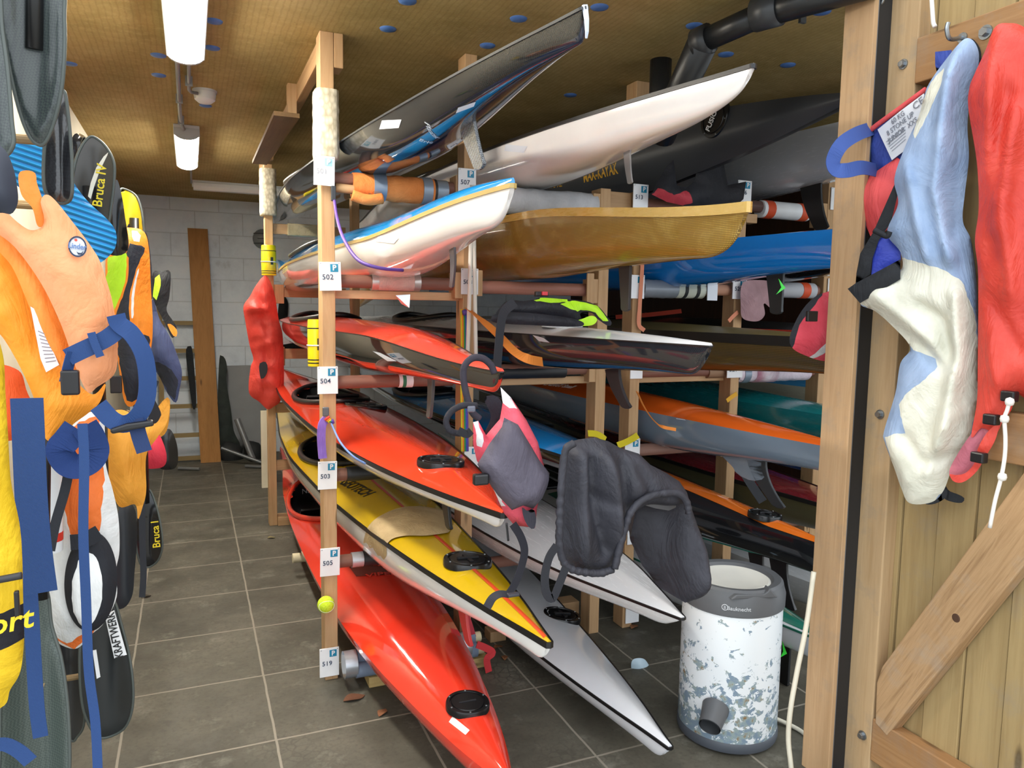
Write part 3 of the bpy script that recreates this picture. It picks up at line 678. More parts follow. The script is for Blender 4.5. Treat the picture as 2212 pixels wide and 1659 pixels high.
# ------------------------------------------------------------------ kayaks
def cubic(xs, ys, x):
    xs = np.array(xs, float); ys = np.array(ys, float); d = np.zeros(len(xs)); s = np.diff(ys)/np.diff(xs)
    d[1:-1] = np.where(s[:-1]*s[1:] > 0, 2*s[:-1]*s[1:]/(s[:-1]+s[1:]+1e-12), 0); d[0] = s[0]; d[-1] = s[-1]
    i = np.clip(np.searchsorted(xs, x) - 1, 0, len(xs)-2); h = xs[i+1]-xs[i]; t = np.clip((x-xs[i])/h, 0, 1)
    return ys[i]*(1+2*t)*(1-t)**2 + d[i]*h*t*(1-t)**2 + ys[i+1]*t*t*(3-2*t) + d[i+1]*h*t*t*(t-1)
BT = [0, .02, .05, .10, .17, .26, .38, .5, .65, .8, .92, 1]
BW = [.03, .11, .24, .42, .62, .82, .97, 1, .82, .45, .15, .03]
class Kayak:
    def __init__(k, label, tip, B, D, hull, deck, yaw=0, pitch=0, roll=0, L=5.2, stem=.07, rake=.05, crown=.05, ridge=1.5, rise=.02, full=.72, seam=None, seam_h=.012, beam=None, cockpit=None, group='kayaks stored on the rack', cat='kayak', bowl_mat=None, coam=None, dfull=.25, split=None, bottom=None, deckstripe=None, name='kayak', keelrise=.0, bstem=None, nose=.07):
        tip = Vector(tip); k.L = L; k.B = B; k.D = D
        k.root = thing(name, label, cat, (tip.x, tip.y + L/2, tip.z - D), group)
        k.M = Matrix.Translation(tip) @ Matrix.Rotation(-math.radians(yaw), 4, 'Z') @ Matrix.Rotation(math.radians(pitch), 4, 'X') @ Matrix.Rotation(-math.radians(roll), 4, 'Y')
        ss = np.concatenate([np.linspace(0, 1, 34)**1.6*1.0, np.linspace(1.03, L-.6, 60), L - .58*(1 - np.linspace(0, 1, 12))])
        k.ss = ss; n = len(ss)
        bw = beam or BW
        k.fb = lambda s: B*cubic(BT, bw, s/L)
        sm = lambda x: (lambda q: q*q*(3-2*q))(np.clip(x, 0, 1))
        bs = bstem or stem*1.6
        k.fd = lambda s: (stem + (D-stem)*sm(s/(dfull*L)) - (D-bs)*sm((s-.72*L)/(.28*L)))*(.38 + .62*np.sqrt(1 - (1 - np.clip(s/nose, 0, 1))**2))
        k.fz = lambda s: -rise*sm(s/(.22*L)) + rise*2.5*sm((s-.7*L)/(.3*L))
        k.fc = lambda s: crown*(.12+.88*np.clip(k.fb(s)/B, 0, 1)**.8)
        k.ridge = ridge
        m_ = 9; us = np.linspace(-1, 1, 2*m_+1)
        hv = []
        for s in ss:
            b_, d_, z_ = float(k.fb(s)), float(k.fd(s)), float(k.fz(s))
            for u in us:
                th = (1-abs(u))*math.pi/2; x = b_*math.cos(th)**full*(1 if u > 0 else -1) if abs(u) > 1e-6 else 0
                fr = math.sin(th)
                hv.append(k.M @ Vector((x, s + rake*fr**1.6*max(0, 1-s/.7), z_ - d_*fr)))
        w = len(us); hf = []; hm = []
        for i in range(n-1):
            for j in range(w-1):
                hf.append((i*w+j, i*w+j+1, (i+1)*w+j+1, (i+1)*w+j))
                u = abs((us[j]+us[j+1])/2)
                hm.append(1 if (split is not None and u < split) else 0)
        for e in (0, n-1):
            for j in range(m_):
                q = (e*w+j, e*w+j+1, e*w+w-2-j, e*w+w-1-j)
                hf.append(q if len(set(q)) == 4 else tuple(dict.fromkeys(q))); hm.append(0)
        mb = MB(); mb.v = hv; mb.f = [list(f) for f in hf]; mb.m = hm
        mats = [hull, bottom] if bottom else [hull]
        k.hull = obj('hull', mb, mats, k.root, smooth=True, angle=50)
        # deck
        vs = np.linspace(-1, 1, 17); dv = []
        for s in ss:
            for v_ in vs: dv.append(k.M @ Vector((float(k.fb(s))*v_, s, k.deckz(s, v_))))
        w2 = len(vs); df = []; dm = []
        for i in range(n-1):
            for j in range(w2-1):
                sc, vc = (ss[i]+ss[i+1])/2, (vs[j]+vs[j+1])/2
                if cockpit and ((sc-cockpit[0])/cockpit[1])**2 + (vc*float(k.fb(sc))/cockpit[2])**2 < .92: continue
                df.append([i*w2+j, i*w2+j+1, (i+1)*w2+j+1, (i+1)*w2+j])
                st = 0
                dm.append(st)
        for e in (0, n-1): df.append([e*w2+j for j in range(w2)]); dm.append(0)
        mb = MB(); mb.v = dv; mb.f = df; mb.m = dm
        k.deck = obj('deck', mb, [deck], k.root, smooth=True, angle=50)
        if deckstripe:
            sv = []; sf = []; nx = 5; cnt = 0
            for s in np.linspace(deckstripe[3], deckstripe[4], 70):
                b_ = float(k.fb(s)); hw = min(deckstripe[1], b_*.75)
                for q in range(nx):
                    x = deckstripe[2] - hw + 2*hw*q/(nx-1); sv.append(k.M @ Vector((x, s, k.deckz(s, x/b_) + .0016)))
                cnt += 1
            sf = [(i*nx+q, i*nx+q+1, (i+1)*nx+q+1, (i+1)*nx+q) for i in range(cnt-1) for q in range(nx-1)]
            obj('deck_stripe', MB().add(sv, sf), deckstripe[0], k.root, smooth=True, fix=False)
        k.hb = BVHTree.FromPolygons(hv, [list(f) for f in hf]); k.db = BVHTree.FromPolygons(dv, df)
        if seam:
            path = [k.M @ Vector((-float(k.fb(s)) - .0015, s, float(k.fz(s)))) for s in ss[::-1]] + [k.M @ Vector((float(k.fb(s)) + .0015, s, float(k.fz(s)))) for s in ss]
            path.insert(n, k.M @ Vector((0, -.004, 0)))
            upv = k.M.to_3x3() @ Vector((0, 0, 1))
            obj('seam_strip', MB().sweep(path, [(-.003, -seam_h*.8), (.003, -seam_h*.8), (.003, seam_h*.2), (-.003, seam_h*.2)], up=upv), seam, k.root)
        if cockpit:
            sc, sl, sw = cockpit; el = []
            for i in range(48):
                a = 2*math.pi*i/48; s = sc + sl*math.cos(a); x = sw*math.sin(a); v_ = max(-1, min(1, x/float(k.fb(s))))
                el.append((x, s, k.deckz(s, v_)))
            cm_ = coam or BLACK
            obj('coaming', MB().tube([k.M @ Vector((x, s, z + .012)) for x, s, z in el], .016, 8, closed=True), cm_, k.root, smooth=True)
            rings = [(1, 0), (1, .5), (.92, .85), (.6, .95), (0.02, .95)]; lv = []; lf = []
            for sc_, dp in rings:
                for x, s, z in el:
                    zb = float(k.fz(sc)) - D*.78
                    lv.append(k.M @ Vector((x*sc_, sc + (s-sc)*sc_, z*(1-dp) + zb*dp)))
            for r_ in range(len(rings)-1):
                for i in range(48): j = (i+1) % 48; lf.append((r_*48+i, r_*48+j, (r_+1)*48+j, (r_+1)*48+i))
            obj('dark_cockpit_bowl', MB().add(lv, lf), bowl_mat or plain('#121315', .5), k.root, smooth=True, angle=60)  # near-black bowl: shade inside the cockpit put into its colour
            k.lb = BVHTree.FromPolygons(lv, lf)
            zb = float(k.fz(sc)) - D*.5
            mb = MB(); a_ = []
            for i in range(9):
                t = i/8; a_.append(k.M @ Vector((0, sc - sl*.1 - .17*(1-t)**2*.3 + .22*t, zb + .10*(1-t)**3)))
            mb.sweep(a_, [(-sw*.75, -.006), (sw*.75, -.006), (sw*.75, .006), (-sw*.75, .006)], up=k.M.to_3x3() @ Vector((0, 0, 1)))
            obj('seat', mb, plain('#1b1d22', .5), k.root, smooth=True, angle=40)
    def deckz(k, s, v): return float(k.fz(s)) + float(k.fc(s))*(1-abs(v)**k.ridge)
    def P(k, x, s, z): return k.M @ Vector((x, s, z))
    def hatch(k, px=None, s=None, r=.075, x=0, mat=None, ell=1.0, flat=False):
        if px: c, nn = hit(k.db, *px)
        else:
            c, nn, *_ = k.db.find_nearest(k.P(x, s, k.deckz(s, x/float(k.fb(s)))))
            up = k.M.to_3x3() @ Vector((0, 0, 1)); nn = nn if nn.dot(up) > 0 else -nn
        if c is None: print('MISS hatch', k.root['label']); return
        up = (k.M.to_3x3() @ Vector((0, 0, 1))); nn = (nn*.5 + up*.5).normalized()
        yd = (k.M.to_3x3() @ Vector((0, 1, 0))); xd = yd.cross(nn).normalized(); yd = nn.cross(xd)
        R_ = Matrix((xd*1.0, yd*ell, nn)).transposed().to_4x4(); M2 = Matrix.Translation(c) @ R_
        o = obj('hatch', MB().lathe([(0, .010), (r*.72, .010), (r*.75, .006), (r*.8, .006), (r*.82, .011), (r*.97, .010), (r, .004), (r, -.012)], n=40, mat=M2), mat or plain('#141416', .25), k.root, smooth=True, angle=35)
        if not flat:
            mb = MB(); mb.box((-r*.45, -r*.08, .010), (r*.45, r*.08, .016), mat=M2); mb.box((-r*.08, -r*.45, .010), (r*.08, r*.45, .014), mat=M2)
            sub('grip', mb, plain('#1d1d20', .4), o, bevel=.001)
        else:
            mb = MB().box((-r*.4, -r*.03, .010), (r*.4, r*.03, .012), mat=M2); sub('grip', mb, plain('#26262a', .4), o)
        mb = MB()
        for q in range(6):
            a = q*math.pi/3 + .3; mb.lathe([(0, .0125), (.003, .0125), (.0035, .011)], n=8, mat=M2 @ Matrix.Translation((r*.9*math.cos(a), r*.9*math.sin(a), 0)))
        sub('screws', mb, STEEL, o)
        return o
    def rudder(k, s, h=.16, c=.10, mat=None, sweep=.05, x=0, tilt=0, name='rudder', taper=.65, th=.006):
        z0 = float(k.fz(s)) - float(k.fd(s)) + .01; out = []
        for q in range(9): t = q/8; out.append((s - c/2 + sweep*t*t - (1-taper)*c*.0, -h*t))
        for q in range(7):
            a = math.pi*q/6; cw = c*taper/2; out.append((s + sweep - c/2 + cw - cw*math.cos(a), -h - cw*.35*math.sin(a)))
        for q in range(8, -1, -1): t = q/8; out.append((s + c/2 - (1-taper)*c*t + sweep*t*t, -h*t))
        R_ = Matrix.Rotation(math.radians(tilt), 4, 'Y')
        pts = [k.M @ (Matrix.Translation((x, 0, z0)) @ R_ @ Vector((-th, a, b_))) for a, b_ in out]
        dv = k.M.to_3x3() @ (R_.to_3x3() @ Vector((2*th, 0, 0)))
        return obj(name, MB().prism(pts, dv), mat or plain('#1c1c1f', .4), k.root, bevel=.003)
SEAMB = plain('#131315', .35)
CARB = weave('#1e2023', '#292c30', 420, .07, .15, spec=.35)
CARBD = weave('#17181b', '#212327', 300, .07, .9)
# --- bay one, from the ceiling down
K = {}
k = K['501'] = Kayak('dark glossy carbon kayak on the topmost left level with white taped tip', at(1262, 16, X=.79), .215, .148, CARB, CARBD, yaw=-1.5, pitch=1.6, roll=12, stem=.065, rake=.01, crown=.04, full=.62, seam=plain('#3a3c3f', .3), seam_h=.006, split=.45, bottom=gel('#15233a', .06), cockpit=(3.0, .42, .19), coam=plain('#5b5148', .4), rise=0, nose=.03)
k = K['502'] = Kayak('white hulled kayak with glossy blue deck and gold seam, upper left bay', at(1108, 398, X=.80), .225, .14, gel('#e9e6e4', .10), gel('#1f8fd8', .08), yaw=-1, pitch=-.5, stem=.10, rake=.03, crown=.10, ridge=3, rise=.06, full=.6, seam=plain('#b49a5c', .3), seam_h=.013, cockpit=(2.75, .42, .19), nose=.14)
k = K['504'] = Kayak('red decked kayak with dark carbon sides, its tip under a hung life vest', at(1085, 803, X=.80), .215, .165, CARBD, gel('#e2402c', .12), yaw=-1, pitch=.2, stem=.065, rake=.02, crown=.05, ridge=1.6, rise=-.06, full=.62, split=.42, bottom=gel('#d8402c', .12), seam=SEAMB, seam_h=.004, cockpit=(2.72, .42, .19), bstem=.1, nose=.05)
k = K['503'] = Kayak('red decked kayak with white hull, black seam and two round hatches', at(1088, 1110, X=.81), .255, .10, gel('#e6e3e1', .12), gel('#e8472a', .10), yaw=-1.3, pitch=.4, stem=.052, rake=.015, crown=.05, ridge=1.5, rise=.0, full=.6, seam=SEAMB, seam_h=.016, cockpit=(2.55, .42, .2), beam=[.03, .15, .32, .55, .77, .93, 1, .98, .8, .42, .14, .03], nose=.04)
k = K['505'] = Kayak('yellow decked kayak with thin red stripe and white hull', at(1187, 1389, X=.84), .235, .19, gel('#e9e8e6', .12), gel('#c9a60f', .10), yaw=-2.0, pitch=0, stem=.062, rake=.015, crown=.05, ridge=1.5, rise=0.005, full=.6, seam=SEAMB, seam_h=.016, cockpit=(2.6, .42, .19), deckstripe=(gel('#d8502a', .12), .007, 0, .02, 2.0), nose=.05)
k = K['519'] = Kayak('red kayak lying lowest on the floor rest, tip towards the camera', at(1105, 1700, X=.80), .245, .105, gel('#e03826', .10), gel('#e43a26', .10), yaw=-.8, pitch=.5, stem=.08, rake=.03, crown=.095, ridge=2.2, rise=0, full=.55, cockpit=(3.0, .56, .205), coam=gel('#d93724', .12), beam=[.03, .17, .34, .55, .78, .95, 1, .97, .8, .45, .15, .03], bowl_mat=plain('#101319', .35))
# --- bay two
k = K['507'] = Kayak('big white hulled kayak with thin black seam, topmost in second bay', at(1628, 140, X=1.43), .22, .165, gel('#eceae9', .12), gel('#dedcda', .12), yaw=-.5, pitch=.8, stem=.10, rake=.03, crown=.03, full=.6, rise=-.01, seam=SEAMB, seam_h=.012, cockpit=(2.6, .42, .19), nose=.34)
k = K['508'] = Kayak('gold kevlar weave kayak with yellow gunwale, second bay', at(1618, 440, X=1.43), .225, .25, grid_weave('#a9842f', '#7a5c1e', 62, '#d0b25c'), gel('#c3a04a', .25), yaw=-1.0, pitch=.2, stem=.14, rake=.03, crown=.02, full=.62, rise=-.08, seam=gel('#c9a452', .3), seam_h=.03, cockpit=(2.6, .42, .19), nose=.16)
k = K['509'] = Kayak('white decked kayak with dark carbon hull carrying a neon life vest', at(1536, 747, X=1.43), .215, .15, weave('#26282e', '#2f3238', 420, .08, .9), gel('#e9ebee', .15), yaw=-1.0, pitch=0, stem=.095, rake=.03, crown=.05, ridge=1.6, rise=0, full=.62, cockpit=(2.75, .42, .19), seam=plain('#101113', .4), seam_h=.004, nose=.08)
k = K['510'] = Kayak('kayak with bright blue deck and black sides behind the hung black spray skirt', (1.43, 1.98, .985), .215, .09, CARBD, gel('#1c86d2', .10), yaw=-.5, pitch=0, stem=.07, rake=.02, crown=.05, ridge=1.4, rise=0, full=.62, cockpit=(2.7, .42, .19), seam=SEAMB, seam_h=.01)
k = K['511'] = Kayak('plain white kayak under the hung black spray skirt, tip beside the spin dryer', at(1475, 1335, X=1.45), .27, .13, gel('#eceded', .2), gel('#f0f1f3', .2), yaw=-1.2, pitch=0, stem=.06, rake=.05, crown=.05, ridge=1.4, rise=.005, full=.6, seam=SEAMB, seam_h=.008, cockpit=(2.7, .42, .2), beam=[.03, .15, .32, .58, .80, .94, 1, .98, .8, .42, .14, .03], nose=.10)
k = K['512'] = Kayak('silver grey kayak lying lowest in the second bay with black hatch', at(1448, 1614, X=1.39), .235, .10, gel('#e2e5ea', .12), gel('#e0e4ea', .10), yaw=2, pitch=.1, stem=.07, rake=.03, crown=.06, ridge=1.7, rise=.02, full=.6, seam=SEAMB, seam_h=.01, cockpit=(2.9, .42, .19))
# --- bay three (their tips end behind the front post)
MATB = plain('#26282c', .38); 
k = K['513'] = Kayak('matt black kayak stored on its side with gold lettering, top of third bay', (2.20, 2.02, 2.33), .21, .20, plain('#1d1f22', .4), plain('#2f3237', .42), yaw=-2, pitch=0, roll=97, stem=.09, rake=.03, crown=.05, ridge=1.5, rise=.0, full=.6, cockpit=(2.9, .42, .19))
k = K['blue'] = Kayak('glossy bright blue hulled kayak in the third bay, upper half', (2.23, 2.0, 1.865), .25, .20, gel('#1180dc', .08), gel('#1180dc', .08), yaw=-.5, stem=.14, rake=.05, crown=.02, full=.55, rise=.0, cockpit=(2.6, .42, .2))
k = K['olive'] = Kayak('olive kevlar kayak with black seam band in the third bay', (2.23, 2.0, 1.455), .22, .19, grid_weave('#6d5a2a', '#3e3418', 46), plain('#6f6237', .35), yaw=-.5, stem=.13, rake=.05, crown=.05, full=.6, rise=.0, seam=plain('#141414', .5), seam_h=.04, cockpit=(2.6, .42, .2))
k = K['orange'] = Kayak('orange decked kayak with grey hull in the third bay', (2.22, 1.95, 1.055), .23, .19, gel('#76879a', .12), gel('#ef6a22', .12), yaw=-1.0, pitch=.6, stem=.10, rake=.03, crown=.06, ridge=1.6, full=.6, rise=.0, cockpit=(2.9, .42, .2))
k = K['black'] = Kayak('black kayak with broad orange deck stripe near the spin dryer', (2.20, 1.98, .675), .24, .20, CARBD, gel('#1d1d20', .1), yaw=-1.5, pitch=.8, stem=.12, rake=.03, crown=.06, ridge=1.4, full=.6, rise=.0, cockpit=(2.9, .42, .2), deckstripe=(gel('#f47a20', .12), .055, 0.0, .02, 2.2))
k = K['green'] = Kayak('white hulled kayak with green deck on the floor behind the spin dryer', (2.26, 2.05, .28), .25, .20, gel('#dfe4ea', .15), gel('#e3e6ea', .15), yaw=.5, stem=.10, rake=.03, crown=.05, ridge=1.5, full=.6, rise=.0, deckstripe=(gel('#2a7a68', .15), .1, 0.0, .02, 2.4), cockpit=(2.9, .42, .2), seam=plain('#1f6b58', .4), seam_h=.008)
# --- bay four
k = K['506'] = Kayak('pale grey hulled kayak high in the fourth bay with black rudder', (2.84, 2.05, 2.42), .25, .25, gel('#b9bfc6', .2), plain('#33363b', .4), pitch=0, stem=.2, rake=.1, crown=.02, full=.6, rise=.0, cockpit=(2.7, .42, .2))
k = K['dk2'] = Kayak('dark kayak in the shadow of the fourth bay above the pink towel', (2.84, 2.1, 1.90), .22, .2, gel('#141619', .2), plain('#4b5560', .4), stem=.12, rake=.05, crown=.04, rise=0, cockpit=(2.7, .42, .19))
k = K['dk3'] = Kayak('dark grey kayak half hidden behind the red drybag, fourth bay', (2.84, 2.1, 1.47), .22, .19, gel('#1a1c20', .2), plain('#222529', .3), stem=.12, rake=.05, crown=.05, rise=0, cockpit=(2.7, .42, .19), seam=plain('#c23a2c', .4), seam_h=.008)
k = K['teal'] = Kayak('dark teal green kayak in the fourth bay behind the orange one', (2.84, 2.05, 1.075), .24, .18, gel('#128086', .2), gel('#178e92', .2), stem=.12, rake=.05, crown=.05, rise=0, pitch=.5, cockpit=(2.7, .42, .19))
k = K['maroon'] = Kayak('dark red decked kayak with olive hull in the fourth bay', (2.80, 2.05, .66), .25, .2, plain('#5d5639', .4), gel('#87232b', .2), stem=.12, rake=.05, crown=.03, ridge=2, rise=0, yaw=-.6, pitch=.9, cockpit=(2.8, .42, .19), seam=plain('#1a1716', .5), seam_h=.02)
k = K['grey4'] = Kayak('pale grey kayak lying on the floor in the fourth bay', (2.80, 2.15, .27), .24, .19, gel('#c5cace', .2), gel('#ced3d7', .2), stem=.12, rake=.05, crown=.04, rise=0, cockpit=(2.8, .42, .19))
# --- beyond the fourth bay
k = K['cream'] = Kayak('cream hulled kayak with pale blue deck at the far right wall', (3.45, 2.2, 1.13), .25, .22, gel('#c9c4ad', .2), gel('#3f8fc4', .2), stem=.15, rake=.05, crown=.05, rise=0, cockpit=(2.8, .42, .19))
k = K['navy'] = Kayak('deep blue kayak at the far right wall below the cream one', (3.45, 2.2, .80), .25, .2, gel('#1b4fa8', .2), gel('#1d57b8', .2), stem=.15, rake=.05, crown=.05, rise=0, cockpit=(2.8, .42, .19), seam=plain('#7fb4c8', .4), seam_h=.012)
kk = K['501']; tp = [kk.P(0, -.003, .004), kk.P(0, -.003, -.025), kk.P(0, .002, -.048), kk.P(0, .008, -.060)]
obj('white_tape', MB().sweep(tp, [(-.0055, -.003), (.0055, -.003), (.0055, .003), (-.0055, .003)], up=(0, -1, 0), scale=[1, .85, .65, .4]), plain('#cfdcf0', .4), kk.root)
# --- fittings on the kayaks
def part(k, name, mb, mat, **kw): return obj(name, mb, mat, K[k].root, **kw)
K['503'].hatch((952, 998), r=.085); K['503'].hatch((790, 876), r=.115)
K['505'].hatch((1010, 1212), r=.082); K['519'].hatch((1010, 1521), r=.072, flat=True); K['512'].hatch((1214, 1330), r=.088); K['510'].hatch((1262, 944), r=.09)
K['509'].hatch(s=.95, r=.085, mat=plain('#c9d0d6', .3), flat=True)
K['black'].hatch(s=.42, r=.07); K['green'].hatch(s=.45, r=.08)
K['513'].hatch((1545, 256), r=.085, flat=True)
RC = weave('#3a3d42', '#6a6e74', 220, .2, .5)
K['501'].rudder(.74, .13, .12, RC, -.02); K['502'].rudder(.48, .13, .05, plain('#4c4448', .2), .05, tilt=-6, th=.004); K['504'].rudder(.64, .15, .06, plain('#4b4a4a', .2), .03)
K['503'].rudder(.50, .11, .075, plain('#19191b', .4), -.03); K['505'].rudder(.62, .12, .08, plain('#b02a2a', .4), -.05)
K['507'].rudder(.63, .12, .045, plain('#8f8c8c', .3), -.02, th=.003); K['508'].rudder(.62, .16, .075, plain('#2a2322', .6), .0); K['509'].rudder(.55, .13, .10, plain('#2b2528', .6), -.08)
K['513'].rudder(.83, .15, .09, plain('#1a1b1d', .4), -.08, taper=.5); K['blue'].rudder(.45, .16, .10, plain('#2b2e31', .5), 0)
K['orange'].rudder(.65, .06, .30, gel('#8a97a6', .2), -.02, name='rudder_skeg'); K['orange'].rudder(.54, .17, .12, plain('#34373b', .5), -.12)
K['506'].rudder(.86, .22, .14, plain('#1c1d1f', .5), -.06); K['black'].rudder(.33, .18, .10, plain('#16171a', .3), -.06); K['black'].rudder(.46, .16, .09, plain('#16171a', .3), -.04)
K['green'].rudder(.30, .17, .12, plain('#17191b', .5), 0)
K['512'].rudder(1.0, .05, .06, plain('#222326', .4), 0)
# ------------------------------------------------------------------ left side: paddles, life jackets and wet gear hung along the left wall
NAVY = webbing('#2c4a80'); CARBONB = weave('#2b3234', '#39423f', 260, .32, .3); GLOSSB = plain('#17181b', .18)
HOOKW = plain('#8a7350', .7)
def hang(t, x, y, Y, parent=None):
    p = PY(Y).pt(x, y); obj('hanger', MB().tube([Vector((LEFT - .01, Y + .035, p.z + .01)), Vector((p.x, Y + .035, p.z + .01)), Vector((p.x + .01, Y + .035, p.z + .03))], .008, 8), HOOKW, t); return t
def blade(name, outline, Y, mat, parent, thick=.012, curve=.03, rim=True, wr=(.0005, 4)):
    xs = [p[0] for p in outline]; cx = (min(xs)+max(xs))/2; hw = max(1, (max(xs)-min(xs))/2)
    o = padded(name, outline, PY(Y), thick, mat, parent, wr=wr, step=9, edge=.012, bow=lambda x, y: -curve*(1 - min(1, ((x-cx)/hw)**2)), rnd=.4)
    if rim:
        pl = PY(Y); L = [pl.pt(v.x, v.y) + Vector((0, curve*(1 - min(1, ((v.x-cx)/hw)**2)), 0)) for v in smoothpath([Vector((x, y, 0)) for x, y in outline], 6, True)]
        sub('rim', MB().tube(L, .0035, 6, closed=True), plain('#4b524f', .5), o, smooth=True)
    return o
def paddle(label, blades, shaft, Y, mat, **kw):
    pl = PY(Y); xs = blades[0][0][0]; c = pl.pt(sum(p[0] for p in blades[0])/len(blades[0]), max(p[1] for p in blades[0]))
    t = thing('paddle', label, 'paddle', c, 'kayak paddles hung on the left wall')
    c0_ = (sum(p[0] for p in blades[0])/len(blades[0]), sum(p[1] for p in blades[0])/len(blades[0]))
    bl = [blade('blade', b_, Y, mat, t, **kw) for b_ in blades]
    hang(t, c0_[0], c0_[1], Y + .01)
    if shaft: obj('shaft', MB().tube([pl.pt(*p) + Vector((0, .02, 0)) for p in shaft], .015, 10), plain('#141517', .35), t, smooth=True)
    return t, bl
A_ = [(20, -70), (130, -70), (139, 40), (139, 120), (132, 190), (118, 245), (98, 292), (82, 307), (60, 292), (40, 245), (22, 170), (8, 80), (2, 0)]
paddle('big carbon blade with thick rim, topmost at the upper left corner', [A_], [(70, 100), (72, -200)], 1.62, CARBONB, thick=.02)
paddle('dark carbon blade cut off by the left edge at the top', [[(-120, -70), (-20, -70), (0, 60), (14, 150), (24, 250), (27, 318), (-20, 335), (-120, 300)]], None, 1.56, CARBONB, thick=.02)
paddle('black blade with pale edge just behind the big carbon blade', [[(112, 230), (133, 188), (144, 240), (152, 310), (156, 370), (150, 430), (100, 420), (96, 320)]], None, 1.75, weave('#1c1d21', '#26282c', 200, .3))
D_ = [(190, 291), (212, 298), (233, 322), (246, 352), (247, 385), (242, 430), (228, 500), (200, 530), (150, 480), (156, 380), (168, 325)]
t, bl = paddle('dark paddle blade with yellow lettering and pale streak, above the blue mat', [D_], [(190, 400), (215, 900)], 2.12, plain('#3a3835', .35))
pD = PY(2.105)
lettering('Bruca IV', .030, pD.pt(216, 401), pD.pt(218, 375) - pD.pt(212, 427), pD.pt(190, 398) - pD.pt(240, 404), plain('#d9c21c', .4), t, bold=.012)
obj('pale_streak', MB().prism([pD.pt(x, y) for x, y in smoothpath([Vector(p + (0,)) for p in ((234, 329), (232, 335), (215, 370), (203, 405), (196, 430), (190, 424), (196, 395), (208, 362), (224, 338))], 4, True) for x, y in [(x, y)]] if False else [pD.pt(*p) for p in ((234, 329), (232, 335), (215, 370), (203, 405), (196, 430), (190, 424), (196, 395), (208, 362), (224, 338))], (0, -.0006, 0)), plain('#d6d2c2', .35), t)
paddle('small black blades overlapping between the big blade and the lettered one', [[(163, 283), (172, 292), (185, 298), (172, 345), (158, 350), (152, 315), (156, 292)]], None, 2.25, GLOSSB, rim=False)
paddle('black blade behind the lettered one, touching the yellow blade', [[(247, 385), (258, 405), (268, 460), (276, 540), (225, 540), (232, 440)]], None, 2.35, GLOSSB, rim=False)
paddle('bright yellow plastic paddle blade high on the left wall', [[(259, 412), (272, 408), (292, 420), (303, 445), (309, 480), (308, 520), (272, 515), (264, 455)]], [(290, 470), (300, 1000)], 2.6, plain('#ecc91a', .35))
# lower blades
t, bl = paddle('black paddle blade with white lettered sticker at the lower left', [[(205, 1300), (240, 1300), (262, 1360), (280, 1425), (288, 1490), (284, 1540), (268, 1580), (240, 1602), (214, 1606), (196, 1585), (178, 1530), (172, 1450), (176, 1380)]], [(225, 1330), (215, 900)], 2.05, plain('#24282a', .32))
pK = PY(2.036)
a, b2, c3, d4 = [pK.pt(*p) for p in ((226, 1328), (247, 1318), (274, 1414), (247, 1422))]
obj('sticker', MB().prism([a, b2, c3, d4], (0, -.001, 0)), WHITEP, t)
pk2 = PY(2.0345); lettering('KRAFTWERK', .026, pk2.pt(249, 1372), pk2.pt(240, 1330) - pk2.pt(258, 1416), pk2.pt(230, 1372) - pk2.pt(266, 1366), BLACK, t, bold=.012, narrow=.80)
obj('sticker', MB().prism([pK.pt(*p) for p in ((200, 1405), (208, 1403), (217, 1462), (209, 1466))], (0, -.001, 0)), WHITEP, t)
lettering('made in germany', .012, pk2.pt(208.5, 1434), pk2.pt(204, 1408) - pk2.pt(213, 1460), pk2.pt(200, 1434) - pk2.pt(216, 1432), plain('#5a7a6a', .5), t) if False else None
paddle('dark blade left of the sticker lettered one, edge-on at the floor', [[(110, 1350), (165, 1340), (178, 1420), (183, 1520), (180, 1570), (165, 1600), (150, 1612), (120, 1560)]], None, 2.12, plain('#2f3133', .35))
paddle('huge green-grey carbon blade at the bottom left corner', [[(20, 1280), (88, 1285), (105, 1370), (128, 1430), (142, 1500), (150, 1580), (150, 1680), (140, 1760), (10, 1760), (0, 1600), (5, 1400)]], [(85, 1300), (90, 900)], 1.78, weave('#39433f', '#49534e', 240, .4, .2), thick=.02, curve=.05)
t, bl = paddle('black blade with small yellow lettering near the floor, left of the aisle', [[(318, 1060), (335, 1090), (348, 1140), (351, 1180), (343, 1210), (330, 1226), (315, 1231), (300, 1215), (292, 1150), (300, 1090)]], [(312, 1090), (300, 700)], 2.75, GLOSSB)
p_ = PY(2.735); lettering('Bruca I', .033, p_.pt(337, 1154), p_.pt(335, 1128) - p_.pt(339, 1178), p_.pt(325, 1154) - p_.pt(349, 1153), plain('#d9c21c', .4), t, bold=.012)
paddle('dark navy blade below the yellow trousers', [[(257, 1098), (290, 1100), (296, 1160), (290, 1240), (285, 1290), (268, 1320), (250, 1310), (245, 1220)]], None, 2.4, plain('#23272e', .4), rim=False)
paddle('shiny black blade beside the red bag at the wall end', [[(350, 935), (368, 930), (382, 960), (384, 1000), (372, 1016), (345, 1012), (340, 970)]], None, 3.9, GLOSSB, rim=False)
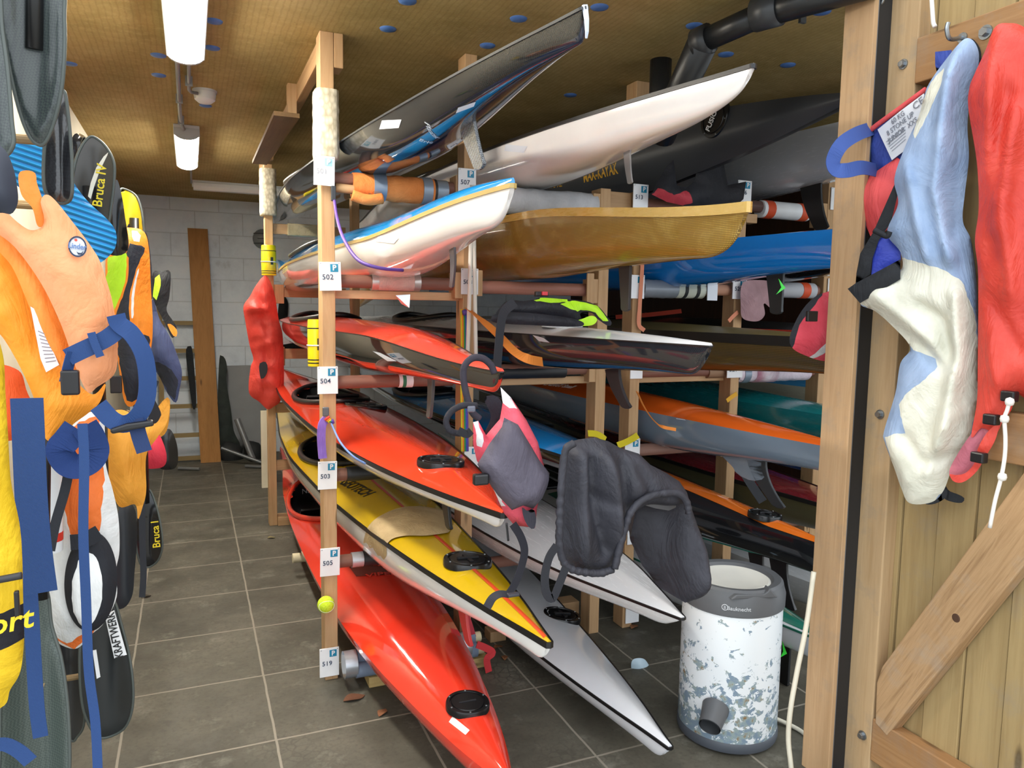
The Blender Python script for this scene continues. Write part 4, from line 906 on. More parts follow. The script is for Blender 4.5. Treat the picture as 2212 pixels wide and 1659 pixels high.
# blue ribbed foam mat
bm_, nt, b = base('ribbed_blue_foam', .6); w = N(nt, 'ShaderNodeTexWave', Scale=25.0); w.bands_direction = 'Z'; nt.links.new(coords(nt, (1, 1, 1), (0, math.radians(-17), 0)), w.inputs[0])
nt.links.new(ramp(nt, w.outputs['Fac'], [(.0, '#0f5fa0'), (.25, '#1d95dc'), (1, '#2aa3e6')]), b.inputs['Base Color']); bump(nt, b, w.outputs['Fac'], .8, .01)
tag(padded('foam_mat', [(-5, 330), (40, 308), (80, 306), (112, 317), (138, 342), (160, 395), (190, 435), (228, 470), (248, 495), (252, 520), (243, 545), (212, 570), (190, 560), (120, 470), (60, 420), (-10, 360)], PY(1.98), .02, bm_, wr=(.001, 4), step=14, edge=.01), 'ribbed bright blue foam mat behind the pale orange life jacket', 'foam mat')
tag(padded('neoprene_hood', [(-40, 310), (5, 318), (28, 360), (38, 410), (38, 440), (25, 462), (0, 460), (-40, 470)], PY(1.40), .10, plain('#272d3c', .5), wr=(.004, 6)), 'dark navy rounded hood hanging at the left edge over the blue mat', 'hood')
# the pale orange life jacket in front
SAL = cloth('#f5a06b', '#f9ab7c', .55, 700); OR1 = cloth('#fb9a22', '#ffa638', .5, 700); OR2 = cloth('#f28a2e', '#f79a45', .55, 700)
t = thing('life_jacket', 'pale orange foam life jacket with round badge and blue belt, nearest on left', 'life jacket', PY(1.72).pt(120, 950))
padded('back_panel', [(-40, 480), (5, 505), (35, 580), (70, 680), (110, 770), (155, 815), (200, 852), (228, 828), (216, 868), (190, 893), (160, 915), (140, 938), (112, 954), (97, 945), (88, 905), (66, 842), (34, 775), (0, 722), (-40, 690)], PY(1.74), .05, OR1, t, wr=(.010, 12), folds=[(.02, 7, [(-10, 560), (60, 555)]), (-.008, 6, [(0, 640), (80, 650)]), (.008, 6, [(20, 730), (90, 720)]), (.01, 8, [(90, 880), (200, 860)])])
padded('side_panel', [(-20, 470), (25, 510), (56, 550), (95, 612), (128, 690), (152, 752), (168, 800), (156, 815), (110, 770), (78, 700), (50, 630), (25, 575), (-10, 530)], PY(1.70), .06, OR2, t, wr=(.004, 12))
padded('front_panel', [(-40, 432), (0, 446), (38, 480), (66, 497), (90, 490), (95, 470), (88, 432), (110, 424), (162, 486), (202, 540), (220, 575), (243, 652), (252, 720), (254, 780), (244, 812), (210, 836), (190, 848), (166, 800), (150, 752), (128, 692), (88, 611), (32, 534), (-20, 490)], PY(1.66), .07, SAL, t, wr=(.008, 9), edge=.05, folds=[(-.02, 5, [(150, 792), (250, 745)]), (-.006, 6, [(148, 775), (252, 715)])])
padded('collar', [(40, 377), (56, 368), (76, 374), (80, 396), (92, 432), (99, 470), (92, 490), (80, 486), (70, 450), (46, 420)], PY(1.67), .035, OR2, t, wr=(.003, 12))
pf = PY(1.61)
ribbon('belt', [pf.pt(*p) for p in ((146, 772), (175, 758), (205, 744), (235, 728), (262, 706))], .032, NAVY, t, up=(0, -1, 0))
ribbon('belt_keeper', [pf.pt(*p) + Vector((0, -.008, 0)) for p in ((198, 718), (206, 742), (218, 770))], .014, NAVY, t, up=(0, -1, 0))
ribbon('belt_loop', [pf.pt(*p) for p in ((250, 680), (258, 700), (285, 722), (310, 765), (319, 820), (314, 870), (292, 905), (266, 916), (240, 905), (212, 875))], .034, NAVY, t, up=(.5, -1, .1))
ribbon('belt_tail', [pf.pt(*p) for p in ((292, 905), (300, 940), (312, 976))], .028, webbing('#2b3f6c'), t, up=(0, -1, 0))
obj('buckle', MB().box(tuple(pf.pt(150, 838) + Vector((-.012, -.02, -.012))), tuple(pf.pt(160, 812) + Vector((.010, .0, .012)))), BLACK, t, bevel=.004)
obj('buckle', MB().prism([pf.pt(*p) for p in ((238, 925), (275, 913), (332, 905), (334, 918), (280, 928), (242, 936))], (0, -.015, 0)), BLACK, t, bevel=.004)
ribbon('belt', [pf.pt(*p) for p in ((156, 760), (148, 790), (140, 825))], .022, NAVY, t, up=(1, -1, 0))
lb = obj('care_label', MB().prism([PY(1.695).pt(*p) for p in ((66, 662), (76, 668), (128, 788), (100, 804), (88, 775))], (0, -.002, 0)), plain('#e8e2e4', .6), t)
mb = MB()
for q in range(9):
    x0, y0 = 88 + q*1.6, 758 + q*5 - 40
    mb.prism([PY(1.6925).pt(*p) for p in ((82 + q*2.1, 714 + q*8.4), (100 + q*2.6, 722 + q*7), (100 + q*2.6, 724 + q*7), (82 + q*2.1, 716 + q*8.4))], (0, -.0004, 0))
sub('fine_print', mb, plain('#8f8a90', .6), lb)
pb = PY(1.624); cb = pb.pt(168, 533); r_ = (pb.pt(188, 533) - cb).length
Mb = Matrix.Translation(cb) @ Matrix.Rotation(math.pi/2, 4, 'X') @ Matrix.Scale(1.28, 4, (0, 1, 0))
bd = obj('badge', MB().lathe([(0, .003), (r_*.84, .003), (r_*.85, .004), (r_, .004), (r_, 0)], n=40, mat=Mb), [plain('#dfe3ea', .5)], t)
sub('badge_ring', MB().lathe([(r_*.84, .0045), (r_*1.0, .0045)], n=40, mat=Mb), plain('#26324f', .5), bd)
lettering('Linder', .0145, cb + Vector((0, -.0055, 0)), (1, 0, -.12), (0, 0, 1), plain('#5f7fb4', .5), bd, bold=.02, narrow=.78)
sub('badge_mark', MB().lathe([(0, .005), (.0025, .005)], n=16, mat=Matrix.Translation(cb + Vector((-.002, 0, .012))) @ Matrix.Rotation(math.pi/2, 4, 'X')), plain('#e0503c', .5), bd)
sub('badge_mark', MB().prism([cb + Vector((x*.0005, -.0048, z*.0005)) for x, z in ((-4, -18), (3, -23), (12, -23), (20, -14), (14, -28), (2, -30))], (0, -.001, 0)), plain('#26324f', .5), bd)
# more straps hanging down
LJ = t
for pts, w_, Y in ((((58, 860), (62, 950), (68, 1080), (78, 1190), (90, 1280)), .052, 1.60), (((178, 915), (182, 1000), (180, 1150), (186, 1300), (192, 1450), (206, 1560), (212, 1680)), .016, 1.50), (((62, 1240), (68, 1330), (74, 1440), (80, 1530), (88, 1592)), .026, 1.66)):
    ribbon('hanging_strap', pxs(PY(Y), pts), w_, NAVY, LJ, up=(0, -1, 0))
ribbon('strap_loop', pxs(PY(1.69), ((165, 925), (145, 950), (130, 970), (140, 995), (160, 1008), (190, 1000), (206, 975), (198, 945), (182, 920))), .05, webbing('#24407c'), LJ, up=(.2, -1, .5))
# yellow buoyancy vest cut by the frame edge
YEL = cloth('#e0b81c', '#ecc52c', .6, 600)
t = thing('buoyancy_vest', 'yellow buoyancy vest with black lettered band, cut off by left edge', 'life jacket', PY(1.42).pt(0, 1530))
padded('body', [(-120, 700), (-20, 720), (6, 765), (12, 850), (18, 950), (24, 1040), (42, 1130), (48, 1200), (50, 1290), (52, 1380), (44, 1450), (22, 1490), (0, 1530), (-120, 1560)], PY(1.42), .08, [YEL, cloth('#23242b', None, .7)], t, regions=[(1, [(-110, 1318), (-20, 1312), (52, 1303), (53, 1378), (0, 1388), (-110, 1396)])], wr=(.005, 8), edge=.05)
pv = PY(1.37); lettering('sport', .048, pv.pt(-14, 1352), (1, 0, .12), (0, 0, 1), plain('#e3c01e', .5), t, bold=.015, shear=.25)
ribbon('strap', pxs(PY(1.5), ((-20, 1612), (10, 1608), (40, 1622), (66, 1645))), .024, NAVY, t, up=(0, -1, 0))
rope('zip', [pv.pt(-60, 1262), pv.pt(0, 1252), pv.pt(47, 1243)], .006, plain('#2a2b2e', .5), t)
obj('zip_pull', MB().box(tuple(pv.pt(33, 1330) + Vector((0, -.006, 0))), tuple(pv.pt(41, 1275) + Vector((0, .004, 0)))), BLACK, t, bevel=.002)
tag(padded('orange_vest', [(-20, 800), (40, 800), (60, 850), (90, 905), (112, 935), (60, 945), (-20, 942)], PY(1.80), .06, cloth('#ee5a24', '#f2672f', .6), wr=(.005, 10)), 'red-orange vest panel showing under the pale orange life jacket', 'life jacket')
t = thing('white_tube', 'white round float with red bands behind the broad blue strap', 'float', PY(1.88).pt(95, 1190))
c0, c1 = PY(1.88).pt(96, 930), PY(1.88).pt(98, 1190)
obj('tube', MB().tube([c0, c1], .034, 20), plain('#e3e8ec', .3), t, smooth=True, angle=50)
for a in (.2, .84): obj('red_band', MB().tube([c0.lerp(c1, a), c0.lerp(c1, a + .07)], .0347, 20), plain('#d33a2c', .4), t, smooth=True, angle=50)
# orange and white spray skirt with black tunnel
def ell(cx, cy, rx, ry, n=28, rot=0): return [(cx + rx*math.cos(2*math.pi*i/n)*math.cos(rot) - ry*math.sin(2*math.pi*i/n)*math.sin(rot), cy + rx*math.cos(2*math.pi*i/n)*math.sin(rot) + ry*math.sin(2*math.pi*i/n)*math.cos(rot)) for i in range(n)]
WHC = cloth('#e4e6e6', '#eef0f0', .5, 700); ORC = cloth('#f3762f', '#f7843f', .5, 700)
t = thing('spray_skirt', 'white and orange spray skirt with black oval tunnel, lower left', 'spray skirt', PY(1.9).pt(170, 1400))
padded('deck_cloth', [(112, 940), (215, 890), (228, 1000), (244, 1060), (256, 1120), (258, 1190), (250, 1235), (252, 1290), (225, 1345), (198, 1370), (160, 1402), (107, 1370), (96, 1290), (108, 1210), (120, 1120), (118, 1040)], PY(1.95), .06, [WHC, ORC], t, regions=[(1, [(122, 938), (214, 893), (226, 1000), (219, 1141), (156, 1158), (134, 1060)]), (1, [(108, 1366), (146, 1388), (180, 1362), (212, 1352), (198, 1372), (160, 1403)])], wr=(.010, 9), folds=[(.015, 8, [(110, 1250), (150, 1330)]), (-.012, 7, [(120, 1200), (140, 1300)])])
padded('tunnel', ell(196, 1256, 57, 108, rot=.05), PY(1.905), .05, [cloth('#26282e', None, .8), WHC], t, regions=[(1, ell(191, 1268, 33, 80, rot=.05))], wr=(.006, 10), folds=[(.02, 16, ell(196, 1256, 47, 96, rot=.05) + ell(196, 1256, 47, 96, rot=.05)[:1])])
ribbon('dark_strap', pxs(PY(1.72), ((152, 1000), (140, 1060), (120, 1130), (108, 1190))), .018, webbing('#2b2d33'), t, up=(0, -1, 0))
ribbon('tunnel_band', pxs(PY(1.87), ((152, 1172), (180, 1168), (215, 1150))), .035, cloth('#26282e', None, .8), t, up=(0, -1, 0))
# yellow trousers, bright vest, navy hood, red bag
hang(tag(padded('waterproof_trousers', [(222, 905), (262, 885), (300, 905), (335, 915), (352, 890), (366, 875), (360, 915), (340, 945), (316, 985), (316, 1060), (308, 1095), (298, 1122), (292, 1090), (257, 1094), (238, 1040), (225, 980)], PY(2.3), .10, cloth('#e79c33', '#eeaa44', .6), wr=(.012, 8), folds=[(.02, 8, [(250, 930), (290, 1080)]), (-.015, 7, [(280, 920), (300, 1060)])]), 'yellow waterproof trousers hanging behind the white spray skirt', 'trousers'), 270, 915, 2.3)
LIME = cloth('#b4ee2a', '#c2f53e', .5); BRO = cloth('#f68a24', '#fb9a38', .5); DKC = cloth('#2a2d36', '#343844', .7)
t = thing('life_jacket', 'lime and orange hi-vis life jacket with dark strap behind the blue mat', 'life jacket', PY(2.55).pt(280, 900))
padded('body', [(232, 520), (250, 496), (286, 492), (312, 502), (322, 540), (326, 620), (330, 700), (325, 760), (300, 860), (270, 870), (252, 760), (240, 680), (228, 600)], PY(2.55), .10, [BRO, LIME, DKC, WHC], t, regions=[(1, [(232, 555), (278, 548), (276, 610), (250, 672), (238, 660), (228, 600)]), (2, [(278, 545), (282, 524), (316, 535), (300, 570), (282, 640), (282, 715), (325, 725), (325, 780), (300, 860), (270, 868), (252, 760), (252, 672), (277, 610)]), (3, [(283, 498), (298, 497), (306, 527), (288, 525)]), (3, [(301, 575), (295, 600), (288, 690), (284, 690), (285, 630)])], wr=(.008, 9))
padded('black_rim', [(255, 488), (290, 484), (315, 500), (326, 560), (330, 640), (322, 640), (316, 560), (300, 510), (258, 500)], PY(2.62), .04, DKC, t)
obj('buckle', MB().box(tuple(PY(2.5).pt(238, 850)), tuple(PY(2.5).pt(262, 812) + Vector((0, .02, 0)))), BLACK, t, bevel=.003)
ribbon('grey_strap', pxs(PY(2.5), ((306, 1060), (308, 1180), (310, 1240), (307, 1290))), .018, webbing('#3a3d44'), t, up=(0, -1, 0))
ribbon('side_strap', pxs(PY(2.48), ((330, 820), (320, 860), (335, 900), (318, 930))), .035, webbing('#2b2d33'), t, up=(0, -1, 0))
NVC = cloth('#3d4668', '#4a5478', .7)
tag(padded('spray_skirt', [(330, 646), (345, 690), (366, 726), (384, 770), (393, 805), (388, 840), (380, 870), (362, 850), (345, 815), (328, 790), (316, 770), (316, 720), (322, 680)], PY(2.75), .16, [NVC, DKC], regions=[(1, [(326, 780), (345, 782), (370, 798), (386, 820), (380, 866), (362, 850), (345, 815)])], wr=(.012, 9), folds=[(.02, 6, [(322, 765), (350, 772), (388, 800)]), (-.05, 12, [(345, 795), (375, 840)])]), 'navy blue nylon spray skirt with elastic hem beside the hi-vis life jacket', 'spray skirt')
t = thing('life_jacket', 'narrow lime and black vest seen edge-on before the back wall', 'life jacket', PY(3.2).pt(350, 690))
padded('body', [(330, 590), (350, 586), (368, 588), (366, 640), (360, 670), (375, 695), (382, 712), (372, 730), (352, 690), (336, 660), (330, 640)], PY(3.2), .05, [cloth('#1d1e22', None, .6), LIME], t, regions=[(1, [(330, 598), (348, 594), (344, 640), (338, 652), (330, 640)])], wr=(.004, 8))
hang(t, 352, 640, 3.2)
padded('orange_edge', [(362, 700), (372, 702), (383, 715), (380, 728), (372, 722)], PY(3.15), .03, BRO, t)
hang(tag(padded('dry_bag', [(306, 970), (325, 940), (338, 930), (352, 955), (360, 985), (356, 1005), (338, 1012), (312, 1008)], PY(3.0), .10, cloth('#cf3147', '#d83d52', .5), wr=(.008, 9)), 'crimson bag low on the left beside the shiny black blade', 'bag'), 332, 975, 3.0)
hang(tag(padded('waterproof_jacket', [(330, 900), (350, 868), (366, 860), (366, 900), (358, 935), (340, 945), (330, 930)], PY(3.3), .08, cloth('#c98a2c', '#d29a3c', .6), wr=(.01, 9)), 'ochre jacket hem behind the navy spray skirt', 'jacket'), 350, 900, 3.3)
# ------------------------------------------------------------------ far end of the room
pw = MB(); q0, q1 = Vector((.06, 7.86, 0)), Vector((.245, 7.86, 0)); h0, h1 = Vector((-.005, 8.19, 2.30)), Vector((.18, 8.19, 2.30))
pw.add([q0, q1, h1, h0, q0 + Vector((0, .028, 0)), q1 + Vector((0, .028, 0)), h1 + Vector((0, .028, 0)), h0 + Vector((0, .028, 0))], [(0,1,2,3), (7,6,5,4), (0,4,5,1), (1,5,6,2), (2,6,7,3), (3,7,4,0)])
tag(obj('plank', pw, wood('#9a6a34', '#ab7a41', 'z', .6, .6)), 'tall varnished plank leaning against the back wall', 'plank')
t = thing('ladder', 'wooden ladder leaning on the back wall behind the plank', 'ladder', (-.05, 8.0, 0))
for x in (-.30, .10): obj('rail', MB().add([(x, 7.95, 0), (x + .045, 7.95, 0), (x + .045, 8.21, 1.75), (x, 8.21, 1.75), (x, 7.98, 0), (x + .045, 7.98, 0), (x + .045, 8.238, 1.75), (x, 8.238, 1.75)], [(0,1,2,3), (7,6,5,4), (0,4,5,1), (1,5,6,2), (2,6,7,3), (3,7,4,0)]), wood('#8d7850', '#9c8860', 'z'), t)
for y in (698, 758, 817, 876, 937, 985):
    z = at(400, y, Y=8.1).z; yy = 7.955 + .26*z/1.75; obj('rung', MB().box((-.28, yy, z - .02), (.12, yy + .03, z + .02)), wood('#8d7850', '#9c8860', 'x'), t)
pbk = PY(8.02)
tag(padded('tarpaulin', [(474, 775), (484, 772), (490, 790), (490, 830), (498, 880), (505, 930), (520, 965), (500, 975), (478, 970), (470, 900)], pbk, .10, cloth('#2c3330', '#363d39', .7), wr=(.03, 6)), 'dark green tarpaulin hanging behind the right edge of the plank', 'tarpaulin')
tag(padded('coat', [(402, 755), (414, 750), (420, 800), (424, 870), (416, 880), (405, 800)], PY(7.9), .06, cloth('#22262a', None, .8), wr=(.02, 6)), 'dark cloth hanging behind the left edge of the plank', 'cloth')
a, b2 = PY(8.19).pt(490, 790), PY(8.19).pt(590, 960)
tag(obj('grey_panel', MB().box((a.x, 8.17, 0), (b2.x, 8.2, a.z)), plain('#8f9294', .7)), 'flat grey panel leaning low on the back wall', 'panel')
a, b2 = PY(6.6).pt(563, 888), PY(6.6).pt(580, 990)
tag(obj('white_batten', MB().box((a.x, 6.6, 0), (b2.x, 6.63, a.z)), plain('#ddd6bd', .6)), 'cream painted batten standing behind the back post', 'batten')
t = tag(obj('wall_vent', MB().lathe([(0, -.05), (.05, -.045), (.085, -.025), (.10, 0), (.10, .02)], n=28, mat=Matrix.Translation(PY(8.19).pt(568, 516)) @ Matrix.Rotation(-math.pi/2, 4, 'X')), plain('#7b8084', .4), smooth=True), 'round vent on the back wall left of the yellow tube', 'wall vent')  # round wall vent, gives off no light
cg = PY(8.19).pt(568, 516); mb = MB()
for dz in (-.05, 0, .05): mb.tube(smoothpath([cg + Vector((-.09, -.01, dz)), cg + Vector((0, -.065, dz)), cg + Vector((.09, -.01, dz))]), .006, 6)
obj('wire_guard', mb, plain('#4d5154', .4), t, smooth=True)
for nm, x0, y0, x1, y1, Y, r, c, lb in (('metal_pole', 478, 968, 565, 935, 7.7, .018, '#6f7274', 'grey metal pole lying across the clutter at the back'), ('metal_pole', 512, 905, 545, 945, 7.85, .03, '#8b8d8f', 'thick pale tube end leaning in the back corner clutter'),
    ('metal_pole', 385, 995, 430, 978, 7.6, .015, '#8d8f90', 'thin pale pole lying on the floor left of the plank'), ('metal_pole', 530, 985, 570, 968, 7.5, .015, '#77797b', 'short grey rod on the floor of the back corner')):
    a, b2 = PY(Y).pt(x0, y0), PY(Y - .1).pt(x1, y1); b2.z = r; a.z = max(a.z, r) if 'leaning' in lb or 'across' in lb else r
    tag(obj(nm, MB().tube([a, b2], r, 10), plain(c, .4, .5), smooth=True, angle=50), lb, 'pole')
for x, y, w_, lb in ((500, 980, .12, 'black rubber boot lying left in the back corner'), (525, 960, .16, 'dark bundle in the middle of the back corner'), (548, 978, .10, 'black lump beside the back batten')):
    c = at(x, y + 12, Z=0); mb = MB(); mb.lathe([(0, .17), (.05, .165), (.09, .12), (.10, .05), (.09, 0)], n=16); mb.v = [Vector((v_.x*w_/.1*(1 + .3*noise.noise(v_*9)), v_.y, v_.z*(1 + .4*noise.noise(v_*7)))) + c for v_ in mb.v]
    tag(obj('dark_bundle', mb, plain('#1d1f20', .7), smooth=True), lb, 'bundle')
# things hung on the back post
REDW = cloth('#dd4238', '#e45248', .45)
t = thing('waterproof_trousers', 'red waterproof trousers hanging on the back post', 'trousers', PY(5.36).pt(570, 884))
padded('legs', [(570, 596), (582, 604), (594, 640), (602, 690), (610, 720), (613, 780), (613, 835), (606, 866), (592, 878), (578, 884), (560, 868), (538, 848), (541, 795), (547, 775), (539, 745), (530, 695), (526, 662), (540, 640), (552, 618)], PY(5.33), .14, REDW, t, wr=(.06, 8), step=5, folds=[(.06, 5, [(535, 665), (575, 668)]), (-.03, 4, [(545, 740), (575, 730)]), (.03, 6, [(545, 800), (560, 860)]), (-.03, 4, [(560, 640), (575, 720), (572, 800)])])
padded('cuff', [(561, 785), (576, 783), (577, 805), (566, 820), (561, 808)], PY(5.24), .03, BLACK, t)
tag(padded('coat', [(604, 645), (614, 640), (622, 655), (622, 700), (640, 705), (668, 720), (668, 755), (606, 755), (598, 720)], PY(8.19), .10, cloth('#141517', None, .8), wr=(.03, 6), step=6), 'black coat hanging in the gap right of the back post', 'coat')
def yellow_tube(cx, y0, y1, Y, r, label):
    pl = PY(Y); a, b2 = pl.pt(cx, y1), pl.pt(cx, y0); h = b2.z - a.z
    t = thing('yellow_tube', label, 'tube', a, 'yellow tubes tied to the posts')
    obj('body', MB().lathe([(0, 0), (r*.96, 0), (r, .004), (r, h*.86), (r*.97, h*.87), (r*.97, h - .006), (r*.9, h), (0, h)], a, 24), plain('#e6cf14', .35), t, smooth=True, angle=40)
    for f in (.06, .13, .80): obj('black_ring', MB().lathe([(r*1.01, h*f), (r*1.02, h*f + .002), (r*1.01, h*f + .005)], a, 24), BLACK, t)
    lettering('|||', .035, a + Vector((0, -r - .001, h*.5)), (1, 0, 0), (0, 0, 1), BLACK, t, narrow=.5) if False else None
    obj('print', MB().add([Vector((a.x + r*1.005*math.sin(q), a.y - r*1.005*math.cos(q), a.z + h*z)) for z in (.35, .6) for q in np.linspace(.15, .55, 5)], [(i, i+1, i+6, i+5) for i in range(4)]), plain('#33341f', .5), t)
    obj('tie_wire', MB().tube([Vector((a.x + r*1.05*math.sin(q), a.y - r*1.05*math.cos(q), a.z + h*.45)) for q in np.linspace(0, 2*math.pi, 24)], .003, 6), WHITEP, t)
yellow_tube(581, 530, 595, 5.36, .048, 'yellow tube tied to the back post above red trousers')
yellow_tube(681, 690, 791, 3.16, .030, 'yellow tube behind the left front post above plate 504')
# ------------------------------------------------------------------ clothes hung on the open door
t = thing('buoyancy_vest', 'red and blue buoyancy vest with white label hung on the door', 'life jacket', PX(1.93).pt(1900, 515))
BLU = cloth('#35489a', '#3f54aa', .6); REDC = cloth('#d94c50', '#e05a5c', .6)
padded('blue_panel', [(1852, 300), (1900, 268), (1950, 232), (1998, 196), (2030, 215), (2010, 290), (1960, 365), (1925, 385), (1880, 372), (1864, 335)], PX(1.95), .04, BLU, t, smooth=False, wr=(.003, 9))
pw_ = PX(1.922)
lb = obj('care_label', MB().prism([pw_.pt(*p) for p in ((1896, 280), (1945, 240), (1996, 202), (2005, 240), (1985, 290), (1955, 325), (1927, 346))], (-.001, 0, 0)), plain('#d7dae0', .6), t)
pw2 = PX(1.919); yv = pw2.pt(1925, 300) - pw2.pt(1935, 335)
lettering('60 KG\n8 STONE UP\nJUNIOR  XXS', .022, pw2.pt(1945, 268), pw2.pt(1965, 255) - pw2.pt(1925, 286), yv, plain('#70747e', .6), lb, narrow=.8)
mb = MB()
for q in range(5):
    a = (1914 + q*3.0, 306 + q*5.0); mb.prism([pw2.pt(a[0], a[1]), pw2.pt(a[0] + 42 - q*3, a[1] - 34 + q*2), pw2.pt(a[0] + 42.4 - q*3, a[1] - 33 + q*2), pw2.pt(a[0] + .4, a[1] + 1.2)], (-.0004, 0, 0))
sub('fine_print', mb, plain('#9296a0', .6), lb)
lettering('CE', .03, pw2.pt(1984, 224), pw2.pt(1996, 214) - pw2.pt(1974, 233), yv, plain('#70747e', .6), lb)
obj('red_edge', MB().tube([PX(1.925).pt(*p) for p in ((1866, 335), (1853, 302), (1900, 266), (1950, 230), (2000, 193))], .008, 8), REDC, t, smooth=True)
padded('red_panel', [(1838, 408), (1890, 372), (1938, 340), (1965, 360), (1955, 430), (1925, 490), (1892, 515), (1880, 510)], PX(1.93), .06, REDC, t, smooth=False, wr=(.005, 8))
ribbon('strap_loop', [PX(v_).pt(x, y) for v_, x, y in ((1.93, 1882, 278), (1.80, 1850, 290), (1.72, 1818, 312), (1.70, 1800, 345), (1.71, 1806, 366), (1.74, 1830, 368), (1.82, 1862, 362), (1.93, 1894, 368))], .042, webbing('#4560a8'), t, up=[(-.3, -.9, .1)]*43)
padded('blue_tab', [(2020, 112), (2056, 108), (2052, 140), (2026, 166), (2020, 140)], PX(1.94), .02, BLU, t, smooth=False)
PSU = Plane((1.85, 1.62, 0), (-.88, -.47, 0)); PRD = Plane((1.90, 1.42, 0), (-.88, -.47, 0))
def off(pl, d): return Plane(pl.p + pl.n*d, pl.n)
t = thing('dry_suit', 'pale blue and cream waterproof suit hung from the door hook', 'suit', PX(1.86).pt(2000, 1086))
CRM = cloth('#dddccb', '#e6e5d6', .5, 900); LBL = cloth('#8fa6c8', '#a3b7d4', .65, 900); NEO = cloth('#222428', None, .75); ROY = cloth('#2f3fa8', '#3a4ab8', .35)
out = [(2078, 88), (2100, 86), (2114, 112), (2112, 150), (2098, 195), (2090, 270), (2093, 340), (2084, 420), (2080, 478), (2098, 520), (2109, 600), (2114, 700), (2116, 790), (2112, 870), (2095, 950), (2060, 1005), (2038, 1060), (2012, 1085), (1965, 1087), (1947, 1055), (1933, 1015), (1911, 955), (1910, 930), (1934, 850), (1945, 785), (1966, 750), (1925, 702), (1890, 672), (1858, 655), (1880, 610), (1944, 585), (1945, 545), (1916, 503), (1940, 440), (1932, 385), (1958, 310), (1985, 250), (2002, 190), (2036, 138)]
padded('suit', out, PSU, .11, [LBL, CRM], t, edge=.09, step=8, wr=(.02, 7), stretch=(1, 1, .5), regions=[(1, [(2044, 150), (2040, 190), (1982, 306), (1974, 292), (1984, 235), (2012, 180)]),
    (1, [(1946, 556), (1990, 568), (2048, 586), (2084, 608), (2098, 650), (2112, 700), (2118, 790), (2114, 870), (2095, 955), (2060, 1010), (2038, 1062), (2012, 1090), (1960, 1090), (1930, 1015), (1912, 945), (1935, 934), (1962, 934), (1946, 872), (1965, 846), (2000, 822), (2030, 792), (2022, 774), (1975, 756), (1925, 705), (1890, 675), (1856, 655), (1880, 610), (1946, 585)])],
    folds=[(.05, 14, [(2070, 110), (2045, 300), (2030, 420), (2060, 560)]), (-.03, 9, [(2085, 200), (2070, 420), (2060, 520)]), (.035, 10, [(1960, 350), (1990, 480), (2010, 560)]), (-.035, 10, [(1990, 660), (2040, 690), (2060, 780)]), (.05, 14, [(2075, 640), (2080, 760), (2060, 860), (2040, 960)]), (-.04, 9, [(1930, 700), (1990, 745), (2035, 790)]), (.03, 9, [(1900, 640), (1960, 690), (2020, 740)]), (-.03, 10, [(1960, 940), (2000, 1000), (2060, 980)]), (.03, 10, [(1925, 960), (1960, 1040)]), (.03, 8, [(2010, 1020), (2040, 940), (2080, 880)])])
padded('neck_seal', [(2094, 84), (2106, 88), (2118, 108), (2119, 140), (2108, 176), (2100, 150), (2104, 115)], off(PSU, -.03), .02, NEO, t)
padded('neoprene_cuff', [(1831, 624), (1848, 612), (1945, 560), (1945, 603), (1858, 655)], off(PSU, .03), .03, NEO, t, smooth=False, wr=(.002, 5))
padded('cuff_lining', [(1888, 512), (1915, 508), (1945, 535), (1946, 562), (1882, 594), (1886, 550)], off(PSU, -.02), .03, ROY, t, smooth=False, wr=(.008, 14))
padded('neoprene_edge', [(1886, 502), (1935, 392), (1944, 400), (1925, 480), (1898, 520), (1884, 560), (1880, 592), (1848, 615), (1850, 590), (1858, 548)], off(PSU, -.01), .03, NEO, t, smooth=False, wr=(.002, 5))
rope('elastic_loop', pxs(off(PSU, .05), ((1888, 497), (1900, 503), (1916, 510), (1922, 500))), .008, NEO, t)
padded('ankle_sock', [(1998, 1086), (2030, 1068), (2042, 1052), (2046, 1070), (2030, 1084), (2010, 1090)], off(PSU, .0), .04, NEO, t)
padded('foot_loop', [(2040, 1046), (2050, 1060), (2070, 1068), (2083, 1076), (2078, 1086), (2056, 1084), (2038, 1074)], off(PSU, -.02), .03, NEO, t)
padded('ankle_seal', [(1936, 1014), (1942, 1010), (1950, 1028), (1944, 1040)], off(PSU, -.02), .02, NEO, t)
REDR = cloth('#cf3d31', '#d64a3d', .33, 900); PNK = cloth('#bb6677', '#c4727f', .6)
t = thing('waterproof_trousers', 'glossy red waterproof trousers with black toggles at the right edge', 'trousers', PX(1.92).pt(2100, 1040))
padded('legs', [(2150, 58), (2180, 50), (2215, 60), (2300, 120), (2330, 500), (2320, 880), (2235, 872), (2195, 850), (2185, 885), (2165, 912), (2152, 935), (2120, 925), (2098, 945), (2110, 870), (2112, 800), (2113, 600), (2106, 520), (2114, 450), (2110, 350), (2092, 235), (2094, 190), (2105, 160), (2128, 110)], PRD, .10, REDR, t, edge=.08, step=11, wr=(.028, 7), stretch=(1, 1, .35),
    folds=[(.04, 10, [(2150, 100), (2140, 300), (2150, 500)]), (-.035, 8, [(2180, 200), (2145, 400), (2140, 560)]), (.04, 10, [(2200, 250), (2170, 450), (2190, 640)]), (-.03, 8, [(2140, 640), (2205, 760)]), (.03, 10, [(2130, 700), (2150, 800), (2180, 860)])])
padded('lining', [(2052, 1012), (2092, 945), (2120, 922), (2158, 912), (2142, 940), (2120, 970), (2112, 1005), (2085, 1030), (2060, 1034)], off(PRD, -.01), .05, PNK, t, wr=(.01, 9))
